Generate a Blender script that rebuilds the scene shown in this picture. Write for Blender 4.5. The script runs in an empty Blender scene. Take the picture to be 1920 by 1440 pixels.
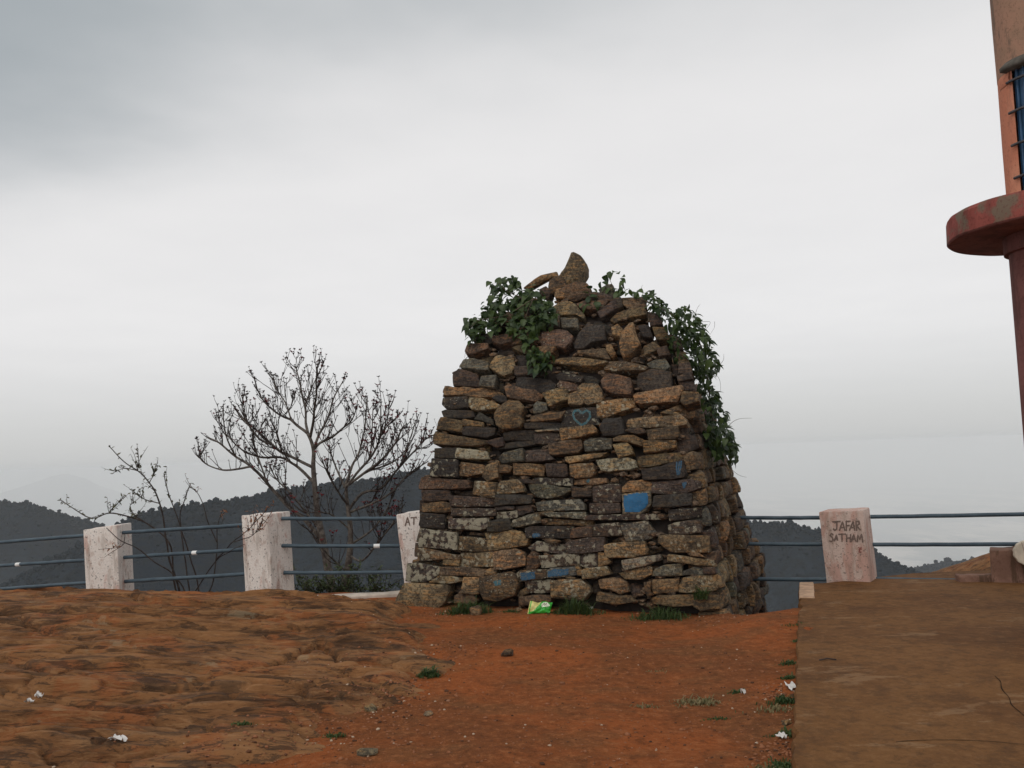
import bpy, bmesh, math, random
import numpy as np
from mathutils import Vector, Matrix, noise as mnoise
from mathutils.bvhtree import BVHTree

R = math.radians
random.seed(7)
scene = bpy.context.scene

# ------------------------------------------------------------------ camera
F = 1663.0                       # focal length in pixels of the 1920 wide photograph
EYE = Vector((0.0, 0.0, 1.6))
cam_data = bpy.data.cameras.new('camera')
cam = bpy.data.objects.new('camera', cam_data)
scene.collection.objects.link(cam)
cam_data.sensor_width = 36.0
cam_data.lens = 36.0 * F / 1920.0
cam_data.clip_start = 0.05
cam_data.clip_end = 120000.0
CAM_ROT = Matrix.Rotation(R(90) + math.atan(130 / F), 3, 'X') @ Matrix.Rotation(R(-2.0), 3, 'Z')
cam.matrix_world = Matrix.Translation(EYE) @ CAM_ROT.to_4x4()
scene.camera = cam

# ------------------------------------------------------------------ world, sun, exposure
SUN_ELEV, SUN_AZ = 48.0, 205.0     # azimuth: clockwise from +Y (the way the camera looks)
world = bpy.data.worlds.new('World')
scene.world = world
world.use_nodes = True
wt = world.node_tree
wt.nodes.clear()


def node(tree, kind, **kw):
    n = tree.nodes.new(kind)
    for k, v in kw.items():
        if k.startswith('i_'):
            n.inputs[k[2:].replace('_', ' ')].default_value = v
        else:
            setattr(n, k, v)
    return n


def mix(tree, fac, a, b, blend='MIX'):
    m = tree.nodes.new('ShaderNodeMix')
    m.data_type = 'RGBA'
    m.blend_type = blend
    for sock, val in ((m.inputs[0], fac), (m.inputs[6], a), (m.inputs[7], b)):
        if isinstance(val, bpy.types.NodeSocket):
            tree.links.new(val, sock)
        elif isinstance(val, (int, float)):
            sock.default_value = val
        else:
            sock.default_value = (*val[:3], 1.0)
    return m.outputs[2]


def mth(tree, op, a, b=None, clamp=False):
    m = tree.nodes.new('ShaderNodeMath')
    m.operation = op
    m.use_clamp = clamp
    for i, val in enumerate((a, b)):
        if val is None:
            continue
        if isinstance(val, bpy.types.NodeSocket):
            tree.links.new(val, m.inputs[i])
        else:
            m.inputs[i].default_value = val
    return m.outputs[0]


def ramp(tree, val, lo, hi, smooth=True):
    m = tree.nodes.new('ShaderNodeMapRange')
    m.interpolation_type = 'SMOOTHSTEP' if smooth else 'LINEAR'
    m.clamp = True if not smooth else m.clamp
    m.inputs[1].default_value = lo
    m.inputs[2].default_value = hi
    tree.links.new(val, m.inputs[0])
    return m.outputs[0]


sky = node(wt, 'ShaderNodeTexSky', sky_type='NISHITA', sun_disc=False,
           sun_elevation=R(SUN_ELEV), sun_rotation=R(SUN_AZ), altitude=1200.0, air_density=1.0, dust_density=3.0)
geo = node(wt, 'ShaderNodeTexCoord')
sep = node(wt, 'ShaderNodeSeparateXYZ')
wt.links.new(geo.outputs['Generated'], sep.inputs[0])
zc = mth(wt, 'MAXIMUM', sep.outputs[2], 0.0)
zden = mth(wt, 'ADD', zc, 0.06)
u = mth(wt, 'DIVIDE', sep.outputs[0], zden)
v = mth(wt, 'DIVIDE', sep.outputs[1], zden)
comb = node(wt, 'ShaderNodeCombineXYZ')
wt.links.new(u, comb.inputs[0])
wt.links.new(v, comb.inputs[1])
n_big = node(wt, 'ShaderNodeTexNoise', i_Scale=0.55, i_Detail=5.0, i_Roughness=0.5)
wt.links.new(comb.outputs[0], n_big.inputs['Vector'])
n_sml = node(wt, 'ShaderNodeTexNoise', i_Scale=1.5, i_Detail=6.0, i_Roughness=0.55)
wt.links.new(comb.outputs[0], n_sml.inputs['Vector'])
# thick darker deck: a long cloud bank whose edge crosses the sky, plus broken patches of it elsewhere
deck = mth(wt, 'ADD', mth(wt, 'MULTIPLY', u, -0.42), mth(wt, 'MULTIPLY', v, -0.80))
deck = mth(wt, 'ADD', deck, mth(wt, 'MULTIPLY', mth(wt, 'SUBTRACT', n_big.outputs[0], 0.5), 1.5))
deck = mth(wt, 'ADD', deck, mth(wt, 'MULTIPLY', mth(wt, 'SUBTRACT', n_sml.outputs[0], 0.5), 0.35))
deck_f = ramp(wt, deck, -1.95, -0.75)
deck_f = mth(wt, 'MULTIPLY', deck_f, mth(wt, 'SUBTRACT', 1.0, ramp(wt, deck, -0.75, 0.25)))
soft = ramp(wt, n_sml.outputs[0], 0.3, 0.7)
bright = mix(wt, soft, (8.35, 8.24, 8.20), (8.60, 8.48, 8.42))
low = ramp(wt, sep.outputs[2], -0.02, 0.155)
bright = mix(wt, low, (5.75, 5.80, 5.78), bright)
cloud = mix(wt, deck_f, bright, (3.9, 4.25, 4.45))
below = ramp(wt, sep.outputs[2], -0.05, 0.0)
cloud = mix(wt, below, (3.0, 2.9, 2.8), cloud)
skymix = mix(wt, 0.94, sky.outputs[0], cloud)
bg = node(wt, 'ShaderNodeBackground', i_Strength=0.1)
wt.links.new(skymix, bg.inputs[0])
wo = node(wt, 'ShaderNodeOutputWorld')
wt.links.new(bg.outputs[0], wo.inputs[0])

sun_data = bpy.data.lights.new('sun', 'SUN')
sun_data.energy = 0.85
sun_data.angle = R(35)
sun_data.color = (1.0, 0.95, 0.88)
sun = bpy.data.objects.new('sun', sun_data)
scene.collection.objects.link(sun)
sd = Vector((math.sin(R(SUN_AZ)) * math.cos(R(SUN_ELEV)), math.cos(R(SUN_AZ)) * math.cos(R(SUN_ELEV)), math.sin(R(SUN_ELEV))))
sun.rotation_euler = sd.to_track_quat('Z', 'Y').to_euler()
sun.location = (0, 0, 30)

scene.view_settings.view_transform = 'Standard'
scene.view_settings.look = 'None'
scene.view_settings.exposure = 0.0
scene.view_settings.gamma = 1.0
scene.view_settings.use_curve_mapping = False
scene.cycles.volume_bounces = 8
scene.cycles.max_bounces = 12
scene.cycles.volume_step_rate = 10.0


# ------------------------------------------------------------------ helpers
def ray(px, py):
    d = CAM_ROT @ Vector(((px - 960) / F, -(py - 720) / F, -1.0))
    return d


def at(px, py, Y):
    d = ray(px, py)
    return EYE + d * (Y / d.y)


def on_ground(px, py, z=0.0):
    d = ray(px, py)
    return EYE + d * ((z - EYE.z) / d.z)


COL = scene.collection


def link(name, mesh, mat=None, parent=None, smooth=False, **props):
    o = bpy.data.objects.new(name, mesh)
    COL.objects.link(o)
    if mat is not None and len(mesh.materials) == 0:
        mesh.materials.append(mat)
    if parent is not None:
        o.parent = parent
    if smooth:
        mesh.polygons.foreach_set('use_smooth', [True] * len(mesh.polygons))
    for k, val in props.items():
        o[k] = val
    return o


def empty(name, loc=(0, 0, 0), **props):
    o = bpy.data.objects.new(name, None)
    COL.objects.link(o)
    o.location = loc
    o.empty_display_size = 0.2
    for k, val in props.items():
        o[k] = val
    return o


def pydata(name, verts, faces):
    m = bpy.data.meshes.new(name)
    m.from_pydata([tuple(p) for p in verts], [], [tuple(f) for f in faces])
    m.update()
    return m


def np_mesh(name, verts, faces):
    """verts (n,3) float array, faces (m,k) int array"""
    m = bpy.data.meshes.new(name)
    k = faces.shape[1]
    m.vertices.add(len(verts))
    m.vertices.foreach_set('co', np.ascontiguousarray(verts, dtype=np.float32).ravel())
    m.loops.add(faces.size)
    m.loops.foreach_set('vertex_index', np.ascontiguousarray(faces, dtype=np.int32).ravel())
    m.polygons.add(len(faces))
    m.polygons.foreach_set('loop_start', np.arange(0, faces.size, k, dtype=np.int32))
    m.update(calc_edges=True)
    m.validate()
    return m


def rnd_n2(x, y, seed):
    xi = np.floor(x).astype(np.int64)
    yi = np.floor(y).astype(np.int64)
    fx = x - xi
    fy = y - yi

    def h(a, b):
        k = (a * 374761393 + b * 668265263 + seed * 1442695041) & 0xffffffff
        k = ((k ^ (k >> 13)) * 1274126177) & 0xffffffff
        k = k ^ (k >> 16)
        return (k & 0xffffff) / float(0xffffff)
    sx = fx * fx * fx * (fx * (fx * 6 - 15) + 10)
    sy = fy * fy * fy * (fy * (fy * 6 - 15) + 10)
    a = h(xi, yi) * (1 - sx) + h(xi + 1, yi) * sx
    b = h(xi, yi + 1) * (1 - sx) + h(xi + 1, yi + 1) * sx
    return a * (1 - sy) + b * sy


def fbm(x, y, seed=0, octaves=5, gain=0.5):
    tot = np.zeros_like(x, dtype=float)
    amp, norm = 1.0, 0.0
    for o in range(octaves):
        tot += amp * (rnd_n2(x * 2 ** o + 17.3 * o, y * 2 ** o - 9.1 * o, seed + o) - 0.5)
        norm += amp
        amp *= gain
    return tot / norm * 2.0


def sstep(a, b, x):
    t = np.clip((x - a) / (b - a), 0, 1)
    return t * t * (3 - 2 * t)


class Tubes:
    """collects tapered tubes along polylines into one mesh"""

    def __init__(self, sides=6):
        self.v, self.f, self.n = [], [], sides

    def add(self, pts, radii, cap=True):
        pts = [Vector(p) for p in pts]
        k = len(pts)
        if k < 2:
            return
        if isinstance(radii, (int, float)):
            radii = [radii] * k
        base = len(self.v)
        up = Vector((0.31, 0.17, 0.93))
        for i, p in enumerate(pts):
            d = (pts[min(i + 1, k - 1)] - pts[max(i - 1, 0)])
            if d.length < 1e-9:
                d = Vector((0, 0, 1))
            d.normalize()
            s = d.cross(up)
            if s.length < 1e-4:
                s = d.cross(Vector((1, 0, 0)))
            s.normalize()
            t = s.cross(d)
            for j in range(self.n):
                a = 2 * math.pi * j / self.n
                self.v.append(p + (s * math.cos(a) + t * math.sin(a)) * radii[i])
        for i in range(k - 1):
            for j in range(self.n):
                a = base + i * self.n + j
                b = base + i * self.n + (j + 1) % self.n
                self.f.append((a, b, b + self.n, a + self.n))
        if cap:
            self.f.append(tuple(base + j for j in range(self.n))[::-1])
            self.f.append(tuple(base + (k - 1) * self.n + j for j in range(self.n)))

    def mesh(self, name):
        return pydata(name, self.v, self.f)


def catmull(pts, sub=4):
    pts = [Vector(p) for p in pts]
    out = []
    for i in range(len(pts) - 1):
        p0, p1, p2, p3 = pts[max(i - 1, 0)], pts[i], pts[i + 1], pts[min(i + 2, len(pts) - 1)]
        for s in range(sub):
            t = s / sub
            out.append(0.5 * ((2 * p1) + (p2 - p0) * t + (2 * p0 - 5 * p1 + 4 * p2 - p3) * t * t + (3 * p1 - p0 - 3 * p2 + p3) * t ** 3))
    out.append(pts[-1])
    return out


def inpoly(x, y, poly):
    c = False
    j = len(poly) - 1
    for i in range(len(poly)):
        xi, yi = poly[i]
        xj, yj = poly[j]
        if (yi > y) != (yj > y) and x < (xj - xi) * (y - yi) / (yj - yi) + xi:
            c = not c
        j = i
    return c


def sample_poly(poly, n, rng):
    xs = [p[0] for p in poly]
    ys = [p[1] for p in poly]
    out = []
    while len(out) < n:
        x, y = rng.uniform(min(xs), max(xs)), rng.uniform(min(ys), max(ys))
        if inpoly(x, y, poly):
            out.append((x, y))
    return out


# ------------------------------------------------------------------ materials
def new_mat(name, rough=0.85, spec=0.3):
    m = bpy.data.materials.new(name)
    m.use_nodes = True
    t = m.node_tree
    b = t.nodes['Principled BSDF']
    b.inputs['Roughness'].default_value = rough
    b.inputs['Specular IOR Level'].default_value = spec
    tc = t.nodes.new('ShaderNodeTexCoord')
    return m, t, b, tc.outputs['Object']


def nz(t, vec, scale, detail=5.0, rough=0.55, stretch=None, dist=0.0):
    if stretch is not None:
        mp = t.nodes.new('ShaderNodeMapping')
        mp.inputs['Scale'].default_value = stretch
        t.links.new(vec, mp.inputs['Vector'])
        vec = mp.outputs[0]
    n = node(t, 'ShaderNodeTexNoise', i_Scale=scale, i_Detail=detail, i_Roughness=rough, i_Distortion=dist)
    t.links.new(vec, n.inputs['Vector'])
    return n.outputs[0]


def bump(t, b, height, strength=0.4, distance=0.02):
    bp = node(t, 'ShaderNodeBump', i_Strength=strength, i_Distance=distance)
    t.links.new(height, bp.inputs['Height'])
    t.links.new(bp.outputs[0], b.inputs['Normal'])


def setc(t, b, sock):
    t.links.new(sock, b.inputs['Base Color'])


def plain(name, col, rough=0.8, spec=0.3, var=0.25, scale=12.0, bumpv=0.0, dark=None):
    m, t, b, co = new_mat(name, rough, spec)
    n1 = nz(t, co, scale)
    c2 = dark if dark else tuple(c * (1 - var) for c in col)
    setc(t, b, mix(t, ramp(t, n1, 0.3, 0.7), c2, tuple(min(1, c * (1 + var * 0.4)) for c in col)))
    if bumpv:
        bump(t, b, nz(t, co, scale * 3), bumpv, 0.01)
    return m


def mat_stone():
    m, t, b, co = new_mat('cairn_stone', 0.9, 0.25)
    oi = t.nodes.new('ShaderNodeObjectInfo')
    # shift the pattern from stone to stone
    off = node(t, 'ShaderNodeVectorMath', operation='MULTIPLY_ADD')
    t.links.new(oi.outputs['Random'], off.inputs[0])
    off.inputs[1].default_value = (37.0, 19.0, 53.0)
    t.links.new(co, off.inputs[2])
    p = off.outputs[0]
    big = nz(t, p, 5.0, 6, 0.6)
    fine = nz(t, p, 36.0, 6, 0.78)
    band = nz(t, p, 9.0, 4, 0.6, stretch=(1, 1, 5))
    c = mix(t, ramp(t, big, 0.40, 0.60), mix(t, 0.62, oi.outputs['Color'], (0.02, 0.015, 0.013)), oi.outputs['Color'])
    warm = mix(t, 1.0, oi.outputs['Color'], (1.22, 0.97, 0.74), 'MULTIPLY')
    c = mix(t, ramp(t, band, 0.49, 0.61), c, warm)
    c = mix(t, ramp(t, fine, 0.42, 0.56), mix(t, 0.62, c, (0.012, 0.010, 0.009)), mix(t, 1.0, c, (1.22, 1.2, 1.15), 'MULTIPLY'))
    # lichen: pale crusts, the amount is the alpha of the object's colour
    vor = node(t, 'ShaderNodeTexVoronoi', i_Scale=17.0, i_Randomness=1.0)
    wob = node(t, 'ShaderNodeTexNoise', i_Scale=30.0, i_Detail=4.0)
    t.links.new(p, wob.inputs['Vector'])
    wv = node(t, 'ShaderNodeVectorMath', operation='MULTIPLY_ADD')
    t.links.new(wob.outputs['Color'], wv.inputs[0])
    wv.inputs[1].default_value = (0.06, 0.06, 0.06)
    t.links.new(p, wv.inputs[2])
    t.links.new(wv.outputs[0], vor.inputs['Vector'])
    patch = nz(t, p, 7.0, 5, 0.65)
    lich = mth(t, 'MULTIPLY', mth(t, 'SUBTRACT', 1.0, vor.outputs['Distance']), 0.5)
    lich = mth(t, 'ADD', lich, mth(t, 'MULTIPLY', patch, 0.75))
    lich = mth(t, 'ADD', lich, mth(t, 'MULTIPLY', fine, 0.35))
    lich = mth(t, 'ADD', lich, mth(t, 'MULTIPLY', oi.outputs['Alpha'], 0.30))
    lf = ramp(t, lich, 1.04, 1.16)
    c = mix(t, mth(t, 'MULTIPLY', lf, 0.75), c, (0.30, 0.275, 0.20))
    dots = node(t, 'ShaderNodeTexVoronoi', i_Scale=38.0)
    t.links.new(p, dots.inputs['Vector'])
    df = mth(t, 'LESS_THAN', dots.outputs['Distance'], 0.13)
    df = mth(t, 'MULTIPLY', df, mth(t, 'GREATER_THAN', patch, 0.50))
    df = mth(t, 'MULTIPLY', df, ramp(t, oi.outputs['Alpha'], 0.0, 0.6))
    c = mix(t, df, c, (0.45, 0.43, 0.36))
    setc(t, b, c)
    h = mth(t, 'ADD', mth(t, 'MULTIPLY', big, 1.3), mth(t, 'MULTIPLY', fine, 0.35))
    h = mth(t, 'ADD', h, mth(t, 'MULTIPLY', band, 0.6))
    h = mth(t, 'ADD', h, mth(t, 'MULTIPLY', lf, 0.12))
    bump(t, b, h, 0.75, 0.035)
    return m


def mat_soil():
    m, t, b, co = new_mat('red_soil', 0.97, 0.1)
    n1 = nz(t, co, 0.55, 6, 0.6)
    n2 = nz(t, co, 5.0, 7, 0.65)
    n3 = nz(t, co, 15.0, 9, 0.82)
    n4 = nz(t, co, 1.7, 6, 0.6, stretch=(1.0, 1.6, 1))
    c = mix(t, ramp(t, n1, 0.42, 0.58), (0.190, 0.066, 0.024), (0.290, 0.084, 0.025))
    c = mix(t, mth(t, 'MULTIPLY', ramp(t, n4, 0.49, 0.62), 0.55), c, (0.170, 0.076, 0.031))
    c = mix(t, mth(t, 'MULTIPLY', ramp(t, n2, 0.51, 0.63), 0.35), c, (0.12, 0.042, 0.017))
    c = mix(t, mth(t, 'MULTIPLY', ramp(t, n3, 0.515, 0.60), 0.6), c, (0.36, 0.135, 0.052))
    c = mix(t, mth(t, 'MULTIPLY', ramp(t, n3, 0.465, 0.40), 0.5), c, (0.075, 0.030, 0.012))
    setc(t, b, c)
    h = mth(t, 'ADD', mth(t, 'MULTIPLY', n2, 1.0), mth(t, 'MULTIPLY', n3, 0.35))
    bump(t, b, h, 0.9, 0.06)
    return m


def mat_rock():
    m, t, b, co = new_mat('weathered_rock', 0.92, 0.2)
    wv = nz(t, co, 1.1, 5, 0.6, stretch=(0.8, 1.8, 1.8), dist=0.6)
    st = nz(t, co, 3.0, 7, 0.68, stretch=(0.26, 2.6, 2.6), dist=0.6)
    fi = nz(t, co, 7.5, 9, 0.78, stretch=(0.36, 1.15, 2.2), dist=0.5)
    sp = nz(t, co, 2.4, 4, 0.6)
    c = mix(t, ramp(t, wv, 0.42, 0.58), (0.150, 0.068, 0.028), (0.235, 0.110, 0.044))
    c = mix(t, mth(t, 'MULTIPLY', ramp(t, sp, 0.50, 0.60), 0.7), c, (0.26, 0.088, 0.030))
    c = mix(t, mth(t, 'MULTIPLY', ramp(t, st, 0.51, 0.61), 0.65), c, (0.060, 0.037, 0.022))
    c = mix(t, mth(t, 'MULTIPLY', ramp(t, fi, 0.515, 0.58), 0.7), c, (0.036, 0.021, 0.013))
    c = mix(t, mth(t, 'MULTIPLY', ramp(t, fi, 0.47, 0.41), 0.6), c, (0.30, 0.155, 0.068))
    gl = nz(t, co, 1.9, 6, 0.7)
    c = mix(t, mth(t, 'MULTIPLY', ramp(t, gl, 0.60, 0.66), 0.4), c, (0.30, 0.24, 0.15))
    setc(t, b, c)
    h = mth(t, 'ADD', mth(t, 'MULTIPLY', st, 1.0), mth(t, 'MULTIPLY', fi, 0.4))
    bump(t, b, h, 0.9, 0.045)
    return m


def mat_slab():
    m, t, b, co = new_mat('stained_concrete', 0.93, 0.2)
    n1 = nz(t, co, 0.8, 6, 0.6)
    n2 = nz(t, co, 6.0, 6, 0.7)
    n3 = nz(t, co, 13.0, 9, 0.82)
    n4 = nz(t, co, 1.6, 6, 0.72, stretch=(0.7, 1.5, 1))
    c = mix(t, ramp(t, n1, 0.42, 0.58), (0.116, 0.050, 0.016), (0.156, 0.071, 0.023))
    c = mix(t, mth(t, 'MULTIPLY', ramp(t, n2, 0.5, 0.60), 0.4), c, (0.072, 0.035, 0.014))
    c = mix(t, mth(t, 'MULTIPLY', ramp(t, n4, 0.58, 0.63), 0.5), c, (0.25, 0.15, 0.078))
    c = mix(t, mth(t, 'MULTIPLY', ramp(t, n3, 0.51, 0.60), 0.4), c, (0.22, 0.112, 0.046))
    c = mix(t, mth(t, 'MULTIPLY', ramp(t, n3, 0.475, 0.40), 0.42), c, (0.056, 0.027, 0.011))
    setc(t, b, c)
    bump(t, b, mth(t, 'ADD', n2, mth(t, 'MULTIPLY', n3, 0.4)), 0.4, 0.015)
    return m


def mat_post(name, pink):
    m, t, b, co = new_mat(name, 0.85, 0.25)
    n1 = nz(t, co, 3.0, 6, 0.65, stretch=(1.4, 1.4, 0.6), dist=0.5)
    n2 = nz(t, co, 9.0, 6, 0.7, stretch=(1.2, 1.2, 0.45))
    n3 = nz(t, co, 30.0, 5, 0.7)
    n4 = nz(t, co, 2.2, 6, 0.7, stretch=(2.2, 2.2, 0.35))
    c = mix(t, ramp(t, n3, 0.3, 0.7), tuple(a * (1 - 0.25 * max(0, pink - 0.5)) for a in (0.66, 0.59 - 0.10 * max(0, pink - 0.5), 0.54 - 0.12 * max(0, pink - 0.5))),
            tuple(a * (1 - 0.25 * max(0, pink - 0.5)) for a in (0.82, 0.77 - 0.16 * max(0, pink - 0.5), 0.72 - 0.2 * max(0, pink - 0.5))))
    c = mix(t, mth(t, 'MULTIPLY', ramp(t, n1, 0.575 - 0.1 * pink, 0.655 - 0.1 * pink), 0.62), c, (0.50, 0.27, 0.215))
    c = mix(t, mth(t, 'MULTIPLY', ramp(t, n2, 0.535, 0.62), 0.5), c, (0.38, 0.245, 0.19))
    c = mix(t, mth(t, 'MULTIPLY', ramp(t, n4, 0.53, 0.63), 0.4), c, (0.25, 0.19, 0.15))
    c = mix(t, mth(t, 'MULTIPLY', ramp(t, n3, 0.575, 0.63), 0.75), c, (0.14, 0.115, 0.10))
    setc(t, b, c)
    bump(t, b, mth(t, 'ADD', n3, n2), 0.45, 0.012)
    return m


def mat_wood(name, c1, c2, scale=20):
    m, t, b, co = new_mat(name, 0.9, 0.2)
    n1 = nz(t, co, scale, 5, 0.65)
    setc(t, b, mix(t, ramp(t, n1, 0.35, 0.68), c1, c2))
    bump(t, b, n1, 0.5, 0.01)
    return m


def mat_leaf(name, c1, c2, rough=0.5):
    m, t, b, co = new_mat(name, rough, 0.35)
    oi = t.nodes.new('ShaderNodeObjectInfo')
    g = t.nodes.new('ShaderNodeNewGeometry')
    r = mth(t, 'FRACT', mth(t, 'ADD', oi.outputs['Random'], g.outputs['Random Per Island']))
    setc(t, b, mix(t, r, c1, c2))
    tr = node(t, 'ShaderNodeBsdfTranslucent')
    t.links.new(mix(t, r, tuple(c * 1.3 for c in c1), tuple(c * 1.3 for c in c2)), tr.inputs[0])
    ms = node(t, 'ShaderNodeMixShader')
    ms.inputs[0].default_value = 0.25
    t.links.new(b.outputs[0], ms.inputs[1])
    t.links.new(tr.outputs[0], ms.inputs[2])
    t.links.new(ms.outputs[0], t.nodes['Material Output'].inputs[0])
    return m


M_STONE = mat_stone()
M_SOIL = mat_soil()
M_ROCK = mat_rock()
M_SLAB = mat_slab()
M_POST = mat_post('whitewashed_concrete', 0.5)
M_POSTPINK = mat_post('pink_stained_concrete', 1.3)
M_CORE = plain('rubble_core', (0.05, 0.04, 0.035), 0.95, 0.1, 0.5, 6.0, 0.5)

# ------------------------------------------------------------------ ground of the terrace
def edge_y(x):
    # where the terrace breaks off towards the valley
    left = 10.80 + 0.27 * np.maximum(0.0, -x - 2.6)
    base = left + (12.3 - left) * sstep(-1.0, -0.55, x)
    return base - 3.75 * sstep(1.2, 2.15, x) + 1.85 * sstep(3.6, 4.4, x) + 0.12 * np.sin(x * 5.0)


def soil_z(x, y):
    x = np.asarray(x, dtype=float)
    y = np.asarray(y, dtype=float)
    z = 0.022 * fbm(x * 0.9, y * 0.9, 3, 4) + 0.010 * fbm(x * 6, y * 6, 11, 4)
    # trodden path: a faint hollow towards the camera
    z = z - 0.03 * np.exp(-((x - 0.9 - 0.12 * (y - 4)) / 0.7) ** 2)
    # rim of earth heaped round the foot of the cairn
    d = np.hypot(x - 0.55, y - 9.0)
    z = z + 0.03 * np.exp(-((d - 1.9) / 0.35) ** 2)
    ed = x - (1.353 + (y - 4.27) * 0.331)
    z = z + 0.075 * np.exp(-(ed / 0.10) ** 2) * sstep(0.0, 0.5, fbm(x * 2.2, y * 2.2, 25, 4) + 0.12)
    over = y - edge_y(x)
    drop = np.where(over > 0, over, 0)
    z = z - drop * (1.15 + 0.4 * fbm(x * 0.8, y * 0.8, 21, 3)) * sstep(0, 0.35, drop + 0.02)
    return z


def grid_mesh(name, xs, ys, zf):
    X, Y = np.meshgrid(xs, ys)
    Z = zf(X, Y)
    nx, ny = len(xs), len(ys)
    v = np.stack([X.ravel(), Y.ravel(), Z.ravel()], 1)
    i = np.arange(nx * ny).reshape(ny, nx)
    f = np.stack([i[:-1, :-1].ravel(), i[:-1, 1:].ravel(), i[1:, 1:].ravel(), i[1:, :-1].ravel()], 1)
    return np_mesh(name, v, f)


gm = grid_mesh('ground', np.arange(-13, 11.01, 0.055), np.arange(-4, 19.01, 0.055), soil_z)
ground = link('ground', gm, M_SOIL, smooth=True, kind='structure', label='trodden red earth of the hilltop terrace')

# ------------------------------------------------------------------ layered rock outcrop on the left
EDGE = [(-0.95, 11.4), (-1.15, 10.2), (-1.28, 9.3), (-0.62, 7.6), (-0.38, 6.9), (-0.66, 5.7), (-1.05, 5.0), (-1.7, 4.4), (-2.6, 3.6), (-4.0, 2.6)]


def edge_x(y):
    ys = np.array([e[1] for e in EDGE])[::-1]
    xs = np.array([e[0] for e in EDGE])[::-1]
    return np.interp(y, ys, xs)


CRACKS_PX = [
    [(-40, 1166), (0, 1172), (60, 1190), (100, 1206), (170, 1216)],
    [(-40, 1240), (0, 1247), (60, 1263), (110, 1270)],
    [(15, 1296), (90, 1304), (180, 1312), (260, 1314), (340, 1324)],
    [(500, 1226), (600, 1212), (640, 1232), (700, 1232), (760, 1238), (800, 1252)],
    [(640, 1244), (720, 1272), (780, 1286)],
    [(180, 1252), (240, 1246), (300, 1240), (370, 1246)],
    [(200, 1288), (280, 1280), (340, 1274), (440, 1270)],
    [(232, 1366), (228, 1380), (215, 1408), (205, 1420)],
    [(235, 1368), (290, 1356), (325, 1350)],
    [(85, 1366), (110, 1378), (140, 1384)],
    [(555, 1288), (585, 1300), (640, 1294)],
    [(420, 1142), (500, 1150), (560, 1168)],
    [(60, 1132), (160, 1138), (260, 1134)],
    [(560, 1186), (640, 1196), (720, 1192)],
    [(700, 1196), (770, 1200), (815, 1208)],
]
CRACKS = []
for cr in CRACKS_PX:
    CRACKS.append([on_ground(px, py, 0.20 if px < 520 else 0.10) for px, py in cr])


def seg_dist(X, Y, a, b):
    ax, ay, bx, by = a.x, a.y, b.x, b.y
    dx, dy = bx - ax, by - ay
    t = np.clip(((X - ax) * dx + (Y - ay) * dy) / (dx * dx + dy * dy + 1e-9), 0, 1)
    px, py = ax + t * dx, ay + t * dy
    side = (X - ax) * dy - (Y - ay) * dx
    return np.hypot(X - px, Y - py), np.sign(side)


def rock_z(X, Y):
    ex = edge_x(Y) + 0.30 * fbm(Y * 1.3, Y * 0 + 2.0, 5, 4) + 0.42 * fbm(X * 1.6, Y * 1.6, 9, 4)
    d = ex - X                                    # >0 on the rock
    h = -0.15 + 0.19 * sstep(-0.35, 0.6, d) + 0.20 * sstep(0.2, 3.6, d)
    h = h - 0.30 * sstep(9.4, 11.2, Y) + 0.06 * sstep(5.0, 9.0, Y) - 0.22 * sstep(5.4, 3.0, Y)
    # bedding: long ledges running across, stepping up away from the camera
    w = fbm(X * 0.35, Y * 0.5, 31, 4) * 1.6
    s = Y * 1.9 + w * 0.9 + X * 0.10
    fr = s - np.floor(s)
    ledge = sstep(0.0, 0.05, fr) - fr - 0.55 * np.exp(-((np.minimum(fr, 1 - fr)) / 0.035) ** 2)
    a1 = sstep(-0.35, 0.35, fbm(X * 0.6, Y * 0.6, 39, 3))
    h = h + 0.065 * ledge * sstep(0.1, 0.8, d) * a1
    s2 = Y * 6.2 + fbm(X * 0.5, Y * 1.0, 37, 4) * 2.4 + X * 0.2
    f2 = s2 - np.floor(s2)
    amp2 = sstep(-0.25, 0.3, fbm(X * 0.7, Y * 1.2, 41, 3))
    h = h + 0.036 * (sstep(0.0, 0.10, f2) - f2 - 0.6 * np.exp(-((np.minimum(f2, 1 - f2)) / 0.07) ** 2)) * sstep(0.0, 0.5, d) * amp2
    h = h + 0.035 * fbm(X * 0.7, Y * 1.2, 43, 4) + 0.020 * fbm(X * 1.2, Y * 6.5, 47, 5) + 0.017 * fbm(X * 3.2, Y * 18, 53, 5)
    rg = 1 - np.abs(fbm(X * 1.1, Y * 3.4, 59, 4))
    h = h - 0.05 * sstep(0.90, 1.0, rg) * sstep(0.1, 0.6, d)
    for cr in CRACKS:
        for a, b in zip(cr[:-1], cr[1:]):
            lo = Vector((min(a.x, b.x) - 0.4, min(a.y, b.y) - 0.4))
            hi = Vector((max(a.x, b.x) + 0.4, max(a.y, b.y) + 0.4))
            m = (X > lo.x) & (X < hi.x) & (Y > lo.y) & (Y < hi.y)
            if not m.any():
                continue
            dd, side = seg_dist(X[m], Y[m], a, b)
            dd = dd + 0.02 * fbm(X[m] * 14, Y[m] * 14, 61, 3)
            h[m] = h[m] - 0.085 * np.exp(-(dd / 0.026) ** 2) - 0.012 * np.exp(-(dd / 0.16) ** 2) * (side > 0) * 1.0
    over = np.maximum(0.0, Y - (10.85 + 0.27 * np.maximum(0.0, -X - 2.6)))
    return h - 1.4 * over


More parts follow.
